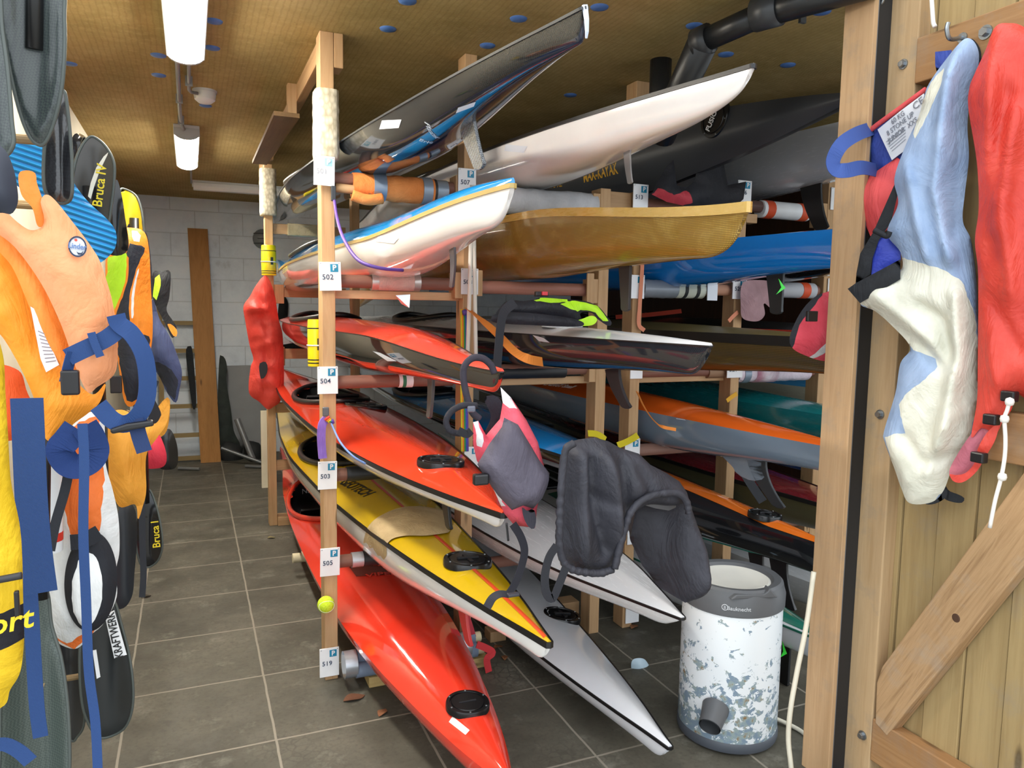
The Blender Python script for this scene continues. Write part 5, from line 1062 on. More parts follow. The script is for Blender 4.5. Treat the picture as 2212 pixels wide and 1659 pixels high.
padded('hem', [(2158, 915), (2150, 950), (2130, 985), (2110, 1018), (2082, 1041), (2060, 1040), (2050, 1022), (2062, 1026), (2085, 1022), (2105, 1000), (2112, 970), (2128, 940), (2145, 922)], off(PRD, .02), .04, REDR, t, wr=(.01, 14))
for x, y in ((2181, 856), (2142, 906), (2115, 988)): obj('toggle', MB().box(tuple(off(PRD, .05).pt(x, y) + Vector((-.012, -.018, -.014))), tuple(off(PRD, .05).pt(x, y) + Vector((.012, .018, .014)))), BLACK, t, bevel=.004)
rope('draw_cord', pxs(off(PRD, .07), ((2182, 862), (2176, 885), (2170, 905), (2172, 950), (2170, 990), (2162, 1035), (2150, 1080), (2138, 1140))), .005, plain('#e4e0da', .8), t)
for x, y in ((2181, 868), (2170, 905), (2165, 1030)): obj('knot', MB().lathe([(0, -.012), (.009, -.008), (.011, 0), (.009, .008), (0, .012)], off(PRD, .07).pt(x, y), 12), plain('#e4e0da', .8), t, smooth=True)
tag(rope('hanging_string', pxs(PX(1.97), ((2012, -10), (2014, 20), (2016, 48), (2020, 58))), .006, plain('#e8e6e2', .8)), 'short white string hanging at the top of the door', 'string')
# ------------------------------------------------------------------ spin dryer
dm_, nt, b = base('chipped_white_enamel', .35, 0, .2); v = coords(nt)
sx = N(nt, 'ShaderNodeSeparateXYZ'); nt.links.new(v, sx.inputs[0])
g = ramp(nt, sx.outputs['Z'], [(.0, (.22,.22,.22,1)), (.16, (.12,.12,.12,1)), (.30, (0,0,0,1)), (.46, (.0,)*3+(1,)), (.52, (.04,)*3+(1,))])
f = noisetex(nt, coords(nt, (1, 1, 1.2)), 26, 6, .65, .5); f2 = noisetex(nt, v, 5, 3)
ad = N(nt, 'ShaderNodeMath', operation='ADD'); nt.links.new(f, ad.inputs[0]); nt.links.new(g, ad.inputs[1])
ad2 = N(nt, 'ShaderNodeMath', operation='MULTIPLY_ADD'); nt.links.new(f2, ad2.inputs[0]); ad2.inputs[1].default_value = .28; nt.links.new(ad.outputs[0], ad2.inputs[2])
mk = ramp(nt, ad2.outputs[0], [(.745, (0,0,0,1)), (.755, (1,1,1,1))])
rust = ramp(nt, noisetex(nt, v, 40, 4), [(.45, '#7f93a5'), (.6, '#9aa9a6'), (.72, '#8d6a3c')])
nt.links.new(mix(nt, mk, lin('#e6ebee'), rust), b.inputs['Base Color']); bump(nt, b, mk, -.4, .003)
DC = Vector((1.805, 2.125, 0)); R0 = .178
t = thing('spin_dryer', 'old white spin dryer drum with chipped paint and grey rim', 'spin dryer', DC)
obj('drum', MB().lathe([(0, .03), (R0*.97, .03), (R0, .05), (R0, .525), (R0*.995, .53)], DC, 64), dm_, t, smooth=True, angle=40)
obj('base_ring', MB().lathe([(0, .012), (R0*1.0, .012), (R0*1.02, .022), (R0*1.02, .042), (R0, .048)], DC, 64), plain('#4a4f57', .5), t, smooth=True, angle=40)
for a in (-1.2, .9, 2.9): obj('foot', MB().lathe([(0, 0), (.018, 0), (.02, .015), (.014, .02)], DC + Vector((.14*math.cos(a), .14*math.sin(a), 0)), 14), plain('#5d6f86', .6), t, smooth=True, angle=50)
GR = plain('#5b5d60', .45)
rim = obj('lid_rim', MB().lathe([(R0*1.0, .505), (R0*1.03, .51), (R0*1.035, .555), (R0*1.0, .575), (R0*.98, .592), (R0*.93, .600), (R0*.80, .597), (R0*.745, .588), (R0*.74, .575)], DC, 64), GR, t, smooth=True, angle=35)
obj('lid', MB().lathe([(0, .580), (R0*.45, .581), (R0*.60, .586), (R0*.70, .590), (R0*.74, .586), (R0*.745, .572)], DC, 56), plain('#dedcd2', .4), t, smooth=True, angle=35)
fd = Vector((-.25, -.968, 0)).normalized(); sd_ = Vector((.968, -.25, 0))
hd = [DC + fd*(R0*.99) + sd_*x + Vector((0, 0, z)) for x, z in ((-.09, .575), (-.07, .592), (.03, .590), (.045, .600), (.052, .612), (.06, .60), (.085, .575))]
obj('latch_handle', MB().prism(hd, -fd*.035), GR, rim, bevel=.004) if False else sub('latch_handle', MB().prism(hd, -fd*.035), GR, rim, bevel=.004)
bv_ = BVHTree.FromPolygons([v_ + DC for v_ in MB().lathe([(R0*1.037, .45), (R0*1.037, .60)], n=96).v], MB().lathe([(R0*1.037, .45), (R0*1.037, .60)], n=96).f)
c = DC + (fd - sd_*.33).normalized()*R0*1.037 + Vector((0, 0, .540)); nn_ = (fd - sd_*.33).normalized()
lettering('Bauknecht', .019, c, Vector((-nn_.y, nn_.x, 0)), (0, 0, 1), plain('#c9ccd0', .4), t, bold=.012, bvh=bv_)
c2 = c - Vector((-nn_.y, nn_.x, 0))*.048; c2 = DC + Vector((c2.x - DC.x, c2.y - DC.y, 0)).normalized()*(R0*1.038) + Vector((0, 0, .541))
n2 = Vector((c2.x - DC.x, c2.y - DC.y, 0)).normalized(); obj('emblem', MB().tube([c2 + Vector((-n2.y, n2.x, 0))*.010*math.cos(q) + Vector((0, 0, .010*math.sin(q))) for q in np.linspace(0, 2*math.pi, 20, endpoint=False)], .0014, 5, closed=True), plain('#c9ccd0', .4), t)
lettering('B', .016, c2 + n2*.001, Vector((-n2.y, n2.x, 0)), (0, 0, 1), plain('#c9ccd0', .4), t)
pB = at(1530, 1515, Y=1.96); sdv = Vector((pB.x - DC.x, pB.y - DC.y, 0)).normalized(); s0 = DC + sdv*(R0 - .01) + Vector((0, 0, .165)); s1 = s0 + sdv*.075 + Vector((0, 0, -.035))
obj('spout', MB().tube([s0, s0.lerp(s1, .5), s1], .042, 24, scale=[1.15, 1.0, .9], cap=False), GR, t, smooth=True)
obj('spout_liner', MB().tube([s0, s1], .036, 24, scale=[1.1, .92], cap=False), plain('#3f4144', .5), t, smooth=True)
# mains lead beside the post
tag(rope('power_cable', [at(1758, 1235, Y=1.745), at(1742, 1350, Y=1.74), at(1722, 1450, Y=1.735), at(1708, 1530, Y=1.73), at(1703, 1590, Y=1.73), at(1707, 1640, Y=1.72), at(1716, 1690, Y=1.71), Vector((1.74, 1.64, .01)), Vector((1.83, 1.6, .008))], .008, plain('#d6d0bd', .5)), 'cream power cable hanging down beside the front post', 'cable')
tag(rope('power_cable', [DC + Vector((.13, -.02, .05)), DC + Vector((.2, -.03, .02)), Vector((2.05, 2.0, .008)), Vector((2.02, 1.9, .008)), Vector((1.96, 1.84, .008))], .008, plain('#d6d0bd', .5)), 'cream cable lying on the floor behind the spin dryer', 'cable')
# ------------------------------------------------------------------ things hung and laid on the boats
def vecpath(bv, pts, w, mat, parent=None, name='strap', lift=.004, fall=None):
    P = []
    for x, y in pts:
        p, n_ = hit(bv, x, y)
        if p is None: p = fall.pt(x, y); n_ = fall.n
        P.append(p + n_*lift)
    return P
class Drape:
    """the surface of the boats below an outline; where it hangs past them, a plane"""
    def __init__(s, bvs, plane, n): s.b = bvs; s.pl = plane; s.n = Vector(n).normalized(); s.c = {}
    def pt(s, x, y):
        best = None; d = ray(x, y).normalized()
        for bv in s.b:
            h = bv.ray_cast(EYE, d, 30)
            if h[0] is not None and (best is None or h[3] < best[1]): best = (h[0], h[3])
        if best: return best[0]
        q = s.pl.pt(x, y); h = s.b[0].find_nearest(q); return h[0] + (q - h[0]).normalized()*min(.02, (q - h[0]).length)
# life vest hooked over the carbon-sided red kayak
DG = cloth('#57525f', '#615c69', .7); CRS = cloth('#dd5063', '#e25f70', .6); GRYW = cloth('#dcd6d8', '#e6e1e2', .6)
t = thing('life_jacket', 'grey, red and white life vest hung over a kayak tip', 'life jacket', PY(1.86).pt(1110, 1140))
padded('body', [(1081, 836), (1104, 859), (1137, 907), (1162, 955), (1175, 1006), (1176, 1030), (1160, 1099), (1156, 1140), (1137, 1138), (1111, 1135), (1089, 1109), (1070, 1065), (1052, 1030), (1030, 995), (1022, 960), (1022, 912), (1033, 909), (1050, 940), (1080, 905), (1086, 870)], PY(1.83), .10, [CRS, GRYW, DG], t, smooth=False, regions=[(1, [(1081, 836), (1104, 859), (1116, 880), (1094, 880), (1079, 862)]), (1, [(1022, 912), (1033, 909), (1040, 935), (1034, 965), (1024, 965)]), (1, [(1052, 1035), (1060, 1035), (1086, 1095), (1080, 1092)])], wr=(.006, 9), edge=.04)
padded('front_pocket', [(1089, 902), (1119, 917), (1147, 963), (1167, 997), (1187, 1022), (1184, 1040), (1172, 1075), (1152, 1099), (1130, 1092), (1106, 1102), (1076, 1071), (1051, 1036), (1031, 1003), (1056, 960), (1084, 922)], PY(1.775), .10, DG, t, smooth=False, wr=(.008, 9), edge=.035, step=8, folds=[(-.012, 4, [(1070, 985), (1110, 925)]), (.012, 6, [(1135, 1065), (1160, 1015), (1184, 1025)]), (-.014, 4, [(1130, 1090), (1150, 1030), (1170, 1010)])])
padded('back_lining', [(1046, 860), (1076, 858), (1090, 895), (1082, 925), (1058, 965), (1046, 940), (1060, 900)], PY(1.90), .05, cloth('#2a2730', None, .8), t)
kt = K['504'].M @ Vector((0, .08, 0))
rope('collar_strap', [PY(1.84).pt(x, y) for x, y in ((1036, 905), (1020, 890), (1008, 855), (1001, 815), (1004, 790), (1020, 774), (1042, 774), (1060, 788), (1068, 806))], .0095, cloth('#38343e', None, .8), t)
rope('neoprene_loop', [PY(1.80).pt(x, y) for x, y in ((1030, 876), (1000, 876), (976, 888), (964, 908), (970, 928), (990, 936), (1012, 934))], .0085, cloth('#2a2930', None, .8), t)
ribbon('buckle_strap', pxs(PY(1.77), ((990, 930), (1008, 938), (1018, 930))), .02, webbing('#25252b'), t, up=(0, -1, 0))
obj('buckle', MB().box(tuple(PY(1.76).pt(1026, 1048) + Vector((-.005, -.012, 0))), tuple(PY(1.76).pt(1054, 1030) + Vector((0, .01, .01)))), BLACK, t, bevel=.005)
obj('buckle', MB().box(tuple(PY(1.79).pt(1012, 890) + Vector((-.005, -.008, 0))), tuple(PY(1.79).pt(1026, 876))), plain('#5b5d6a', .3), t, bevel=.004)
padded('lower_pouch', [(1128, 1096), (1140, 1104), (1152, 1098), (1158, 1120), (1154, 1142), (1142, 1138), (1132, 1120)], PY(1.77), .05, cloth('#3d3b44', None, .8), t)
rope('zip_pull', pxs(PY(1.76), ((1094, 1130), (1096, 1148), (1098, 1168))), .003, BLACK, t)
ribbon('waist_strap', pxs(PY(1.80), ((1108, 1132), (1125, 1160), (1133, 1190), (1126, 1225), (1112, 1262), (1098, 1284))), .022, webbing('#2e2e36'), t, up=(0, -1, 0))
ribbon('waist_strap', pxs(PY(1.70), ((1098, 1284), (1080, 1283), (1064, 1292), (1052, 1312))), .022, webbing('#2e2e36'), t, up=(0, -.5, 1))
obj('buckle', MB().box(tuple(PY(1.69).pt(1096, 1290) + Vector((0, -.008, 0))), tuple(PY(1.69).pt(1121, 1279) + Vector((0, .008, 0)))), plain('#35353d', .4), t, bevel=.003)
# black spray skirt
BKN = cloth('#34343b', '#3d3d45', .55, 900)
t = thing('spray_skirt', 'black nylon spray skirt draped over a kayak tip above the spin dryer', 'spray skirt', PY(1.76).pt(1360, 1290))
gap = [(1316, 1236), (1330, 1222), (1342, 1180), (1352, 1140), (1366, 1108), (1380, 1108), (1386, 1130), (1396, 1175), (1430, 1247)]
def bowf(x, y):
    c = 0
    if x > 1376 and y > 1075:
        u = min(1, max(0, (x - 1376)/25)); w = min(1, max(0, (1472 - x + (y - 1085)*.02)/18)); h_ = min(1, max(0, (y - 1080)/25)); c = -.10*u*max(0, w)*h_
    return c
padded('skirt', [(1218, 966), (1230, 955), (1250, 949), (1284, 945), (1314, 953), (1339, 967), (1380, 980), (1405, 1004), (1440, 1022), (1468, 1040), (1484, 1064), (1494, 1098), (1508, 1140), (1524, 1185), (1532, 1245), (1524, 1274), (1502, 1296), (1480, 1302), (1462, 1292), (1446, 1266)] + gap[::-1] + [(1286, 1241), (1250, 1238), (1224, 1228), (1212, 1195), (1206, 1170), (1208, 1115), (1210, 1040), (1213, 990)],
    PY(1.72), .13, BKN, t, smooth=False, edge=.10, step=8, wr=(.012, 8), stretch=(1, 1, .5), bow=bowf, folds=[(.05, 9, [(1240, 975), (1236, 1080), (1240, 1200)]), (-.045, 8, [(1262, 990), (1268, 1090), (1290, 1180)]), (.045, 9, [(1290, 975), (1305, 1080), (1318, 1180)]), (-.04, 8, [(1330, 990), (1330, 1060), (1345, 1120)]), (.04, 10, [(1330, 965), (1400, 1010), (1450, 1035)]), (-.03, 7, [(1360, 1000), (1385, 1050), (1370, 1090)]), (.05, 10, [(1498, 1130), (1508, 1200), (1500, 1285)]), (-.04, 7, [(1478, 1130), (1484, 1220), (1470, 1280)]), (-.03, 6, [(1262, 1060), (1300, 1080)])])
def crimp(P, r, seed): 
    P = smoothpath(P, 8); return MB().tube(P, r, 10, scale=[1 + .35*noise.noise(Vector((i*.55, seed, 1))) for i in range(len(P))])
obj('elastic_hem', crimp(pxs(PY(1.655), ((1328, 1228), (1338, 1185), (1350, 1140), (1364, 1104), (1392, 1078), (1430, 1066), (1464, 1066), (1482, 1082), (1488, 1108))), .010, 1), BKN, t, smooth=True)
obj('elastic_hem', crimp(pxs(PY(1.665), ((1240, 957), (1222, 972), (1215, 1020), (1211, 1080), (1209, 1130), (1208, 1172), (1216, 1210), (1232, 1228), (1262, 1236), (1296, 1238), (1324, 1230))), .010, 2), BKN, t, smooth=True)
ribbon('grab_strap', pxs(PY(1.60), ((1203, 1178), (1186, 1205), (1177, 1245), (1180, 1280), (1194, 1292), (1208, 1262), (1222, 1226))), .022, webbing('#2c2d33'), t, up=(0, -1, 0))
padded('stiff_window', [(1382, 1088), (1420, 1075), (1462, 1080), (1460, 1096), (1445, 1103), (1415, 1098)], PY(1.70), .006, plain('#4a4b50', .25), t, smooth=False, wr=(.001, 4))
# neon life vest lying on the white deck
NEON = cloth('#b4ee2a', '#c4f640', .5); BKV = cloth('#222228', '#2a2a31', .6)
t = thing('life_jacket', 'black and neon yellow life vest lying on the white kayak deck', 'life jacket', PY(2.5).pt(1190, 703))
padded('lower_panel', [(1062, 694), (1074, 676), (1130, 675), (1200, 682), (1245, 690), (1262, 700), (1240, 706), (1140, 702), (1100, 700)], PY(2.42), .10, BKV, t, wr=(.01, 10), step=6)
padded('upper_panel', [(1070, 684), (1082, 662), (1100, 649), (1130, 650), (1153, 647), (1170, 643), (1215, 646), (1262, 650), (1292, 662), (1310, 682), (1321, 697), (1314, 704), (1292, 690), (1278, 676), (1254, 676), (1256, 692), (1244, 702), (1226, 696), (1200, 684), (1140, 682), (1100, 684)], PY(2.45), .12, [BKV, NEON], t, regions=[(1, [(1150, 649), (1170, 642), (1226, 646), (1222, 652), (1190, 655)]), (1, [(1202, 656), (1240, 648), (1290, 660), (1312, 694), (1300, 694), (1284, 674), (1250, 668), (1240, 674)])], wr=(.008, 10), step=6)
padded('neon_edge', [(1220, 700), (1254, 690), (1278, 682), (1290, 690), (1280, 702), (1252, 704)], PY(2.43), .03, NEON, t, step=5)
obj('red_buckle', MB().box(tuple(PY(2.5).pt(1158, 640)), tuple(PY(2.5).pt(1186, 630) + Vector((0, .02, 0)))), plain('#2a2426', .4), t, bevel=.004)
obj('red_tab', MB().box(tuple(PY(2.49).pt(1172, 638)), tuple(PY(2.49).pt(1184, 630) + Vector((0, .02, 0)))), plain('#d8404a', .4), t, bevel=.002)
ribbon('vest_strap', pxs(PY(2.36), ((1112, 652), (1090, 672), (1082, 700), (1078, 740), (1074, 790), (1070, 835))), .035, webbing('#33343a'), t, up=(.3, -1, .2))
# tan towel on the yellow kayak
dt = Drape([K['505'].db, K['505'].hb], PY(2.25), (-.2, -.5, .85))
tag(padded('towel', [(786, 1170), (796, 1140), (820, 1118), (862, 1100), (905, 1096), (950, 1103), (962, 1110), (972, 1124), (976, 1140), (972, 1150), (965, 1154), (920, 1160), (880, 1160), (850, 1166), (836, 1180), (835, 1204), (822, 1217), (808, 1208), (802, 1194), (788, 1184)], dt, .02, cloth('#b79f76', '#c1aa82', .85), wr=(.012, 12), step=7, back=.15, off=.008, folds=[(.012, 5, [(800, 1150), (880, 1115), (960, 1120)]), (.010, 5, [(830, 1165), (900, 1135), (1000, 1140)]), (-.01, 4, [(815, 1190), (850, 1150)])]), 'tan cloth draped over the yellow kayak deck', 'cloth')
tag(padded('towel', [(1604, 612), (1640, 605), (1668, 612), (1672, 640), (1676, 660), (1668, 668), (1650, 655), (1652, 680), (1636, 694), (1605, 688), (1600, 660)], PY(3.0), .03, cloth('#b18e93', '#bd9a9f', .95), wr=(.02, 12), step=6, folds=[(.015, 4, [(1625, 612), (1620, 680)]), (-.015, 4, [(1645, 615), (1640, 680)])]), 'dusty pink towel hanging over the foam sleeved pole', 'towel')
t = thing('life_jacket', 'black and red life vest hung beside plate 513', 'life jacket', PY(2.98).pt(1500, 440))
padded('body', [(1408, 420), (1420, 392), (1440, 360), (1455, 345), (1462, 400), (1480, 408), (1500, 392), (1510, 345), (1560, 335), (1572, 400), (1612, 392), (1606, 430), (1590, 445), (1480, 445), (1440, 436)], PY(2.96), .07, [cloth('#222226', '#2a2a2f', .7), cloth('#b53540', '#bf414b', .6)], t, smooth=False, wr=(.012, 9), step=6, regions=[(1, [(1406, 422), (1418, 406), (1450, 424), (1480, 410), (1494, 440), (1470, 445), (1436, 438)])])
t = thing('dry_bag', 'red padded bag with grey stripe and black buckle beside the front post', 'bag', PY(1.93).pt(1750, 775))
padded('body', [(1782, 632), (1750, 650), (1724, 684), (1706, 728), (1712, 752), (1740, 768), (1780, 780), (1840, 780), (1840, 630)], PY(1.93), .12, [cloth('#c93a49', '#d24857', .6), cloth('#c9c6c6', None, .6), cloth('#24242a', None, .7)], t, regions=[(1, [(1790, 640), (1778, 690), (1762, 740), (1748, 772), (1762, 776), (1782, 740), (1800, 690)]), (2, [(1782, 628), (1746, 648), (1720, 682), (1702, 728), (1710, 755), (1716, 742), (1712, 728), (1730, 690), (1754, 658)])], wr=(.006, 8))
obj('buckle', MB().box(tuple(PY(1.85).pt(1745, 692) + Vector((0, 0, -.004))), tuple(PY(1.85).pt(1768, 676) + Vector((0, .012, .006)))), BLACK, t, bevel=.003)
# cords, leashes and straps tied to the posts
pl = PY(FR - .02)
t = thing('leash', 'purple elastic leash hanging from the left front post over the white hull', 'leash', pl.pt(800, 580))
rope('cord', [PY(FR - .03).pt(722, 432), PY(2.9).pt(728, 470), PY(2.62).pt(742, 515), PY(2.45).pt(772, 560), PY(2.4).pt(815, 578), PY(2.45).pt(870, 584)], .006, plain('#5d3f93', .5), t)
obj('clip', MB().box(tuple(PY(FR - .03).pt(715, 434) + Vector((0, -.008, 0))), tuple(PY(FR - .03).pt(725, 402) + Vector((0, .008, 0)))), plain('#34373c', .4), t, bevel=.003)
t = thing('webbing_strap', 'lilac strap tied with a rainbow knot on the left front post', 'strap', pl.pt(700, 992))
ribbon('lilac_tube', pxs(PY(FR - .03), ((706, 903), (696, 918), (694, 950), (697, 990))), .032, cloth('#8b68c4', '#9878d0', .6), t, up=(0, -1, 0), thick=.012)
obj('clip', MB().box(tuple(PY(FR - .04).pt(698, 900)), tuple(PY(FR - .04).pt(711, 880) + Vector((0, .02, 0)))), plain('#5b5e62', .4), t, bevel=.003)
for i, cc in enumerate(('#d8433a', '#e8962a', '#e3cf2f', '#3f9a4a', '#3f62b8', '#6c47a5')): 
    a, b2 = PY(FR - .045).pt(702 + i*3, 912 - abs(i - 2)*2), PY(FR - .045).pt(712 + i*1.6, 900 + i*3); obj('rainbow_band', MB().tube([a, b2], .006, 8), cloth(cc), t, smooth=True)
rope('thin_cord', [PY(FR - .05).pt(716, 916), PY(2.8).pt(735, 955), PY(2.72).pt(762, 985), PY(2.7).pt(790, 1002)], .004, plain('#6c8ac4', .6), t)
t = thing('rainbow_strap', 'rainbow striped strap hanging down the second front post', 'strap', PY(FR - .02).pt(1004, 960))
for i, cc in enumerate(('#e3cf2f', '#e8862a', '#3f9a4a', '#3f62b8', '#6c47a5')): ribbon('stripe', [PY(FR - .015).pt(x + i*3.2, y) for x, y in ((996, 668), (997, 740), (996, 820), (997, 900), (998, 975))], .0068, cloth(cc), t, up=(0, -1, 0))
obj('strap_fold', MB().tube([PY(FR - .03).pt(1000, 676), PY(FR - .03).pt(1014, 672)], .012, 10), plain('#5a49a0', .6), t, smooth=True)
ROPEM = plain('#dedbd0', .8)
t = thing('white_rope', 'doubled white rope hanging down in front of the second front post', 'rope', PY(2.98).pt(1018, 790))
rope('rope_strand', pxs(PY(2.96), ((1020, 400), (1017, 520), (1014, 640), (1010, 770))), .009, ROPEM, t); rope('rope_strand', pxs(PY(2.96), ((1024, 400), (1024, 520), (1026, 640), (1028, 775))), .009, ROPEM, t)
ORS = webbing('#ef8f3c')
tag(ribbon('tie_strap', [PY(3.0).pt(1012, 668), PY(2.75).pt(1040, 690), PY(2.6).pt(1075, 722), PY(2.5).pt(1110, 758), PY(2.45).pt(1140, 775), PY(2.5).pt(1172, 782)], .035, ORS, None, up=(0, -1, .3)), 'orange tie strap slanting under the white decked kayak', 'strap', 'orange tie straps on the rack')
tag(ribbon('tie_strap', pxs(PY(FR - .02), ((1388, 562), (1386, 600), (1382, 660), (1380, 700), (1392, 714))), .02, webbing('#ee9a78'), None, up=(0, -1, 0)), 'salmon orange strap hanging on the post with plate 513', 'strap', 'orange tie straps on the rack')
tag(ribbon('tie_strap', [PY(3.0).pt(1376, 846), PY(2.85).pt(1392, 880), PY(2.7).pt(1412, 908), PY(2.62).pt(1432, 922), PY(2.62).pt(1460, 928)], .014, ORS, None, up=(0, -1, .2)), 'thin orange strap looping under the orange and grey kayak', 'strap', 'orange tie straps on the rack')
tag(ribbon('tie_strap', pxs(PY(FR - .02), ((1594, 674), (1583, 684), (1574, 694))), .02, webbing('#ee9a78'), None, up=(0, -1, 0)), 'short orange strap on the post left of the pink towel', 'strap', 'orange tie straps on the rack')
tag(ribbon('tie_strap', [PY(4.2).pt(1330, 685), PY(4.1).pt(1400, 680), PY(4.0).pt(1472, 672)], .03, webbing('#d8523c'), None, up=(0, -1, .5)), 'red-orange strap lying behind the post with plate 513', 'strap', 'orange tie straps on the rack')
tag(ribbon('tie_strap', pxs(PY(FR - .03), ((1570, 866), (1580, 858), (1592, 850))), .022, webbing('#efb43c'), None, up=(0, -1, 0)), 'yellow-orange strap end above the orange deck', 'strap', 'orange tie straps on the rack')
YB = webbing('#e6d22a')
tag(ribbon('yellow_band', pxs(PY(FR - .02), ((1270, 936), (1286, 937), (1298, 942), (1308, 950))), .03, YB, None, up=(0, -1, .4)), 'yellow band on the third front post above the spray skirt', 'strap', 'yellow bands')
tag(ribbon('yellow_band', pxs(PY(FR - .02), ((1334, 962), (1350, 956), (1366, 948), (1378, 940))), .03, YB, None, up=(0, -1, .4)), 'yellow band on the post right of the spray skirt top', 'strap', 'yellow bands')
tag(ribbon('black_strap', [PY(3.0).pt(1580, 985), PY(2.9).pt(1600, 1010), PY(2.85).pt(1625, 1050), PY(2.8).pt(1648, 1084)], .045, webbing('#393b40'), None, up=(-.3, -1, .2)), 'broad black strap slanting down across the dark red kayak', 'strap')
tag(ribbon('red_band', pxs(PY(2.85), ((1030, 1392), (1050, 1400), (1064, 1410), (1052, 1424), (1056, 1452))), .03, webbing('#d23b40'), None, up=(0, -1, .3)), 'red strap end hanging from the floor roll behind the red kayak', 'strap')
tag(ribbon('red_band', pxs(PY(2.95), ((1002, 1318), (1012, 1345), (1022, 1378))), .03, webbing('#c4404c'), None, up=(0, -1, .3)), 'crimson strap behind the yellow kayak above the floor roll', 'strap')
# tennis ball
tb_, nt, b = base('tennis_felt', .95); f = noisetex(nt, coords(nt), 180, 3); nt.links.new(ramp(nt, f, [(.3, '#b3d420'), (.7, '#d9f03c')]), b.inputs['Base Color']); bump(nt, b, f, .8, .004)
cb = PY(FR - .04).pt(704, 1306); t = thing('tennis_ball', 'bright yellow tennis ball stuck on the left front post', 'ball', cb - Vector((0, 0, .034)))
obj('felt', MB().lathe([(.0345*math.cos(a), .0345*math.sin(a)) for a in np.linspace(-math.pi/2, math.pi/2, 18)], cb, 32), tb_, t, smooth=True)
obj('seam', MB().tube([cb + Vector((.0346*(.95*math.cos(q)*.8), .0346*(-.62 + .2*math.cos(2*q)), .0346*math.sin(q)*.75)).normalized()*.0346 for q in np.linspace(0, 2*math.pi, 40, endpoint=False)], .0012, 5, closed=True), plain('#e8ead8', .7), t)
tag(obj('nail', MB().tube([cb + Vector((0, .03, .02)), cb + Vector((0, .045, .02))], .004, 8), STEEL), 'nail', 'nail') if False else None
# small things on the floor
def leaf(x, y, s, rot, c, lb):
    p = at(x, y, Z=0); M2 = Matrix.Translation(p + Vector((0, 0, .004))) @ Matrix.Rotation(rot, 4, 'Z')
    vs = []; fs = []
    for i in range(9):
        t_ = i/8; w_ = s*.28*math.sin(math.pi*t_)**.8 + .001
        for j in (-1, 0, 1): vs.append(M2 @ Vector((s*(t_ - .5), w_*j, .006*math.sin(math.pi*t_)*(1 if j else .3) + .003*math.sin(6*t_))))
    for i in range(8):
        for j in range(2): fs.append((i*3+j, i*3+j+1, i*3+j+4, i*3+j+3))
    o = obj('dry_leaf', MB().add(vs, fs), plain(c, .8)); o.modifiers.new('s', 'SOLIDIFY').thickness = .0015
    tag(o, lb, 'leaf', 'dry leaves on the floor')
leaf(765, 1510, .09, .2, '#6e4630', 'brown curled leaf in front of the floor roll end'); leaf(826, 1541, .06, .9, '#87583a', 'small reddish leaf left of the red kayak')
leaf(1090, 1422, .05, 1.2, '#8a5a36', 'brown leaf behind the yellow kayak tip'); leaf(1076, 1400, .05, .3, '#7a4d2e', 'brown leaf beside the red strap end'); leaf(1370, 1355, .06, .5, '#7d5233', 'brown leaf below the white kayak hull')
leaf(586, 1163, .05, .1, '#93865c', 'pale yellow leaf on the floor near the back post'); leaf(316, 1290, .05, .4, '#3d3529', 'dark leaf on the floor below the lettered black blade')
cpb = at(1385, 1445, Z=.0); 
tag(padded('plastic_bag', [(1365, 1428), (1375, 1422), (1392, 1424), (1404, 1440), (1414, 1452), (1415, 1461), (1400, 1462), (1388, 1458), (1372, 1460), (1364, 1445)], PY(cpb.y + .02), .05, plain('#b9cfdc', .25), wr=(.015, 20), step=4), 'crumpled pale blue plastic bag on the floor beside the silver kayak', 'plastic bag')
# ------------------------------------------------------------------ number plates on the posts
PBL = plain('#1b87ad', .35); NUM = plain('#30405a', .5)
def plate(x0, y0, x1, y1, num, label, tilt=0, Y=FR - .008, fade=False, pcol=None, numpos=.53, side=None):
    pl = PY(Y); c = pl.pt((x0+x1)/2, (y0+y1)/2); w = (pl.pt(x1, (y0+y1)/2) - pl.pt(x0, (y0+y1)/2)).length; h = (pl.pt((x0+x1)/2, y0) - pl.pt((x0+x1)/2, y1)).length
    t = thing('number_plate', label, 'sign', c - Vector((0, 0, h/2)), 'white number plates on the rack posts')
    M2 = Matrix.Translation(c) @ Matrix.Rotation(math.radians(tilt), 4, 'Y')
    obj('panel', MB().box((-w/2, -.0015, -h/2), (w/2, .004, h/2), mat=M2), plain('#f0f1f3', .35), t, bevel=.0008)
    s = w*.37; P0 = Vector((w*.5 - s*.5 - w*.12, -.002, h*.5 - s*.5 - h*.07))
    e = obj('emblem', MB().box((P0.x - s/2, -.0022, P0.z - s/2), (P0.x + s/2, -.001, P0.z + s/2), mat=M2), plain('#9fd0dc', .35) if fade else PBL, t)
    xd = M2.to_3x3() @ Vector((1, 0, 0)); zd = M2.to_3x3() @ Vector((0, 0, 1))
    lettering('P', s*.95, M2 @ (P0 + Vector((0, -.0008, 0))), xd, zd, WHITEP, e, name='emblem_letter', bold=.03)
    if num: lettering(num, w*.34, M2 @ Vector((-w*.12 if len(num) > 2 else w*.1, -.0018, h*(.5 - numpos))), xd, zd, plain('#a3a6ad', .5) if fade else NUM, t, name='number', bold=.008, spacing=1.05)
    mb = MB()
    for sx_, sz_ in ((-.42, .45), (.42, .45)): mb.lathe([(0, .0012), (.002, .001), (.0022, 0)], n=8, mat=M2 @ Matrix.Translation((w*sx_, -.0015, h*sz_)) @ Matrix.Rotation(math.pi/2, 4, 'X'))
    obj('tacks', mb, STEEL, t)
    return t
plate(678, 337, 723, 401, '501', 'sun-faded white plate numbered 501, topmost on the left front post', 1, fade=True, Y=FR - .025)
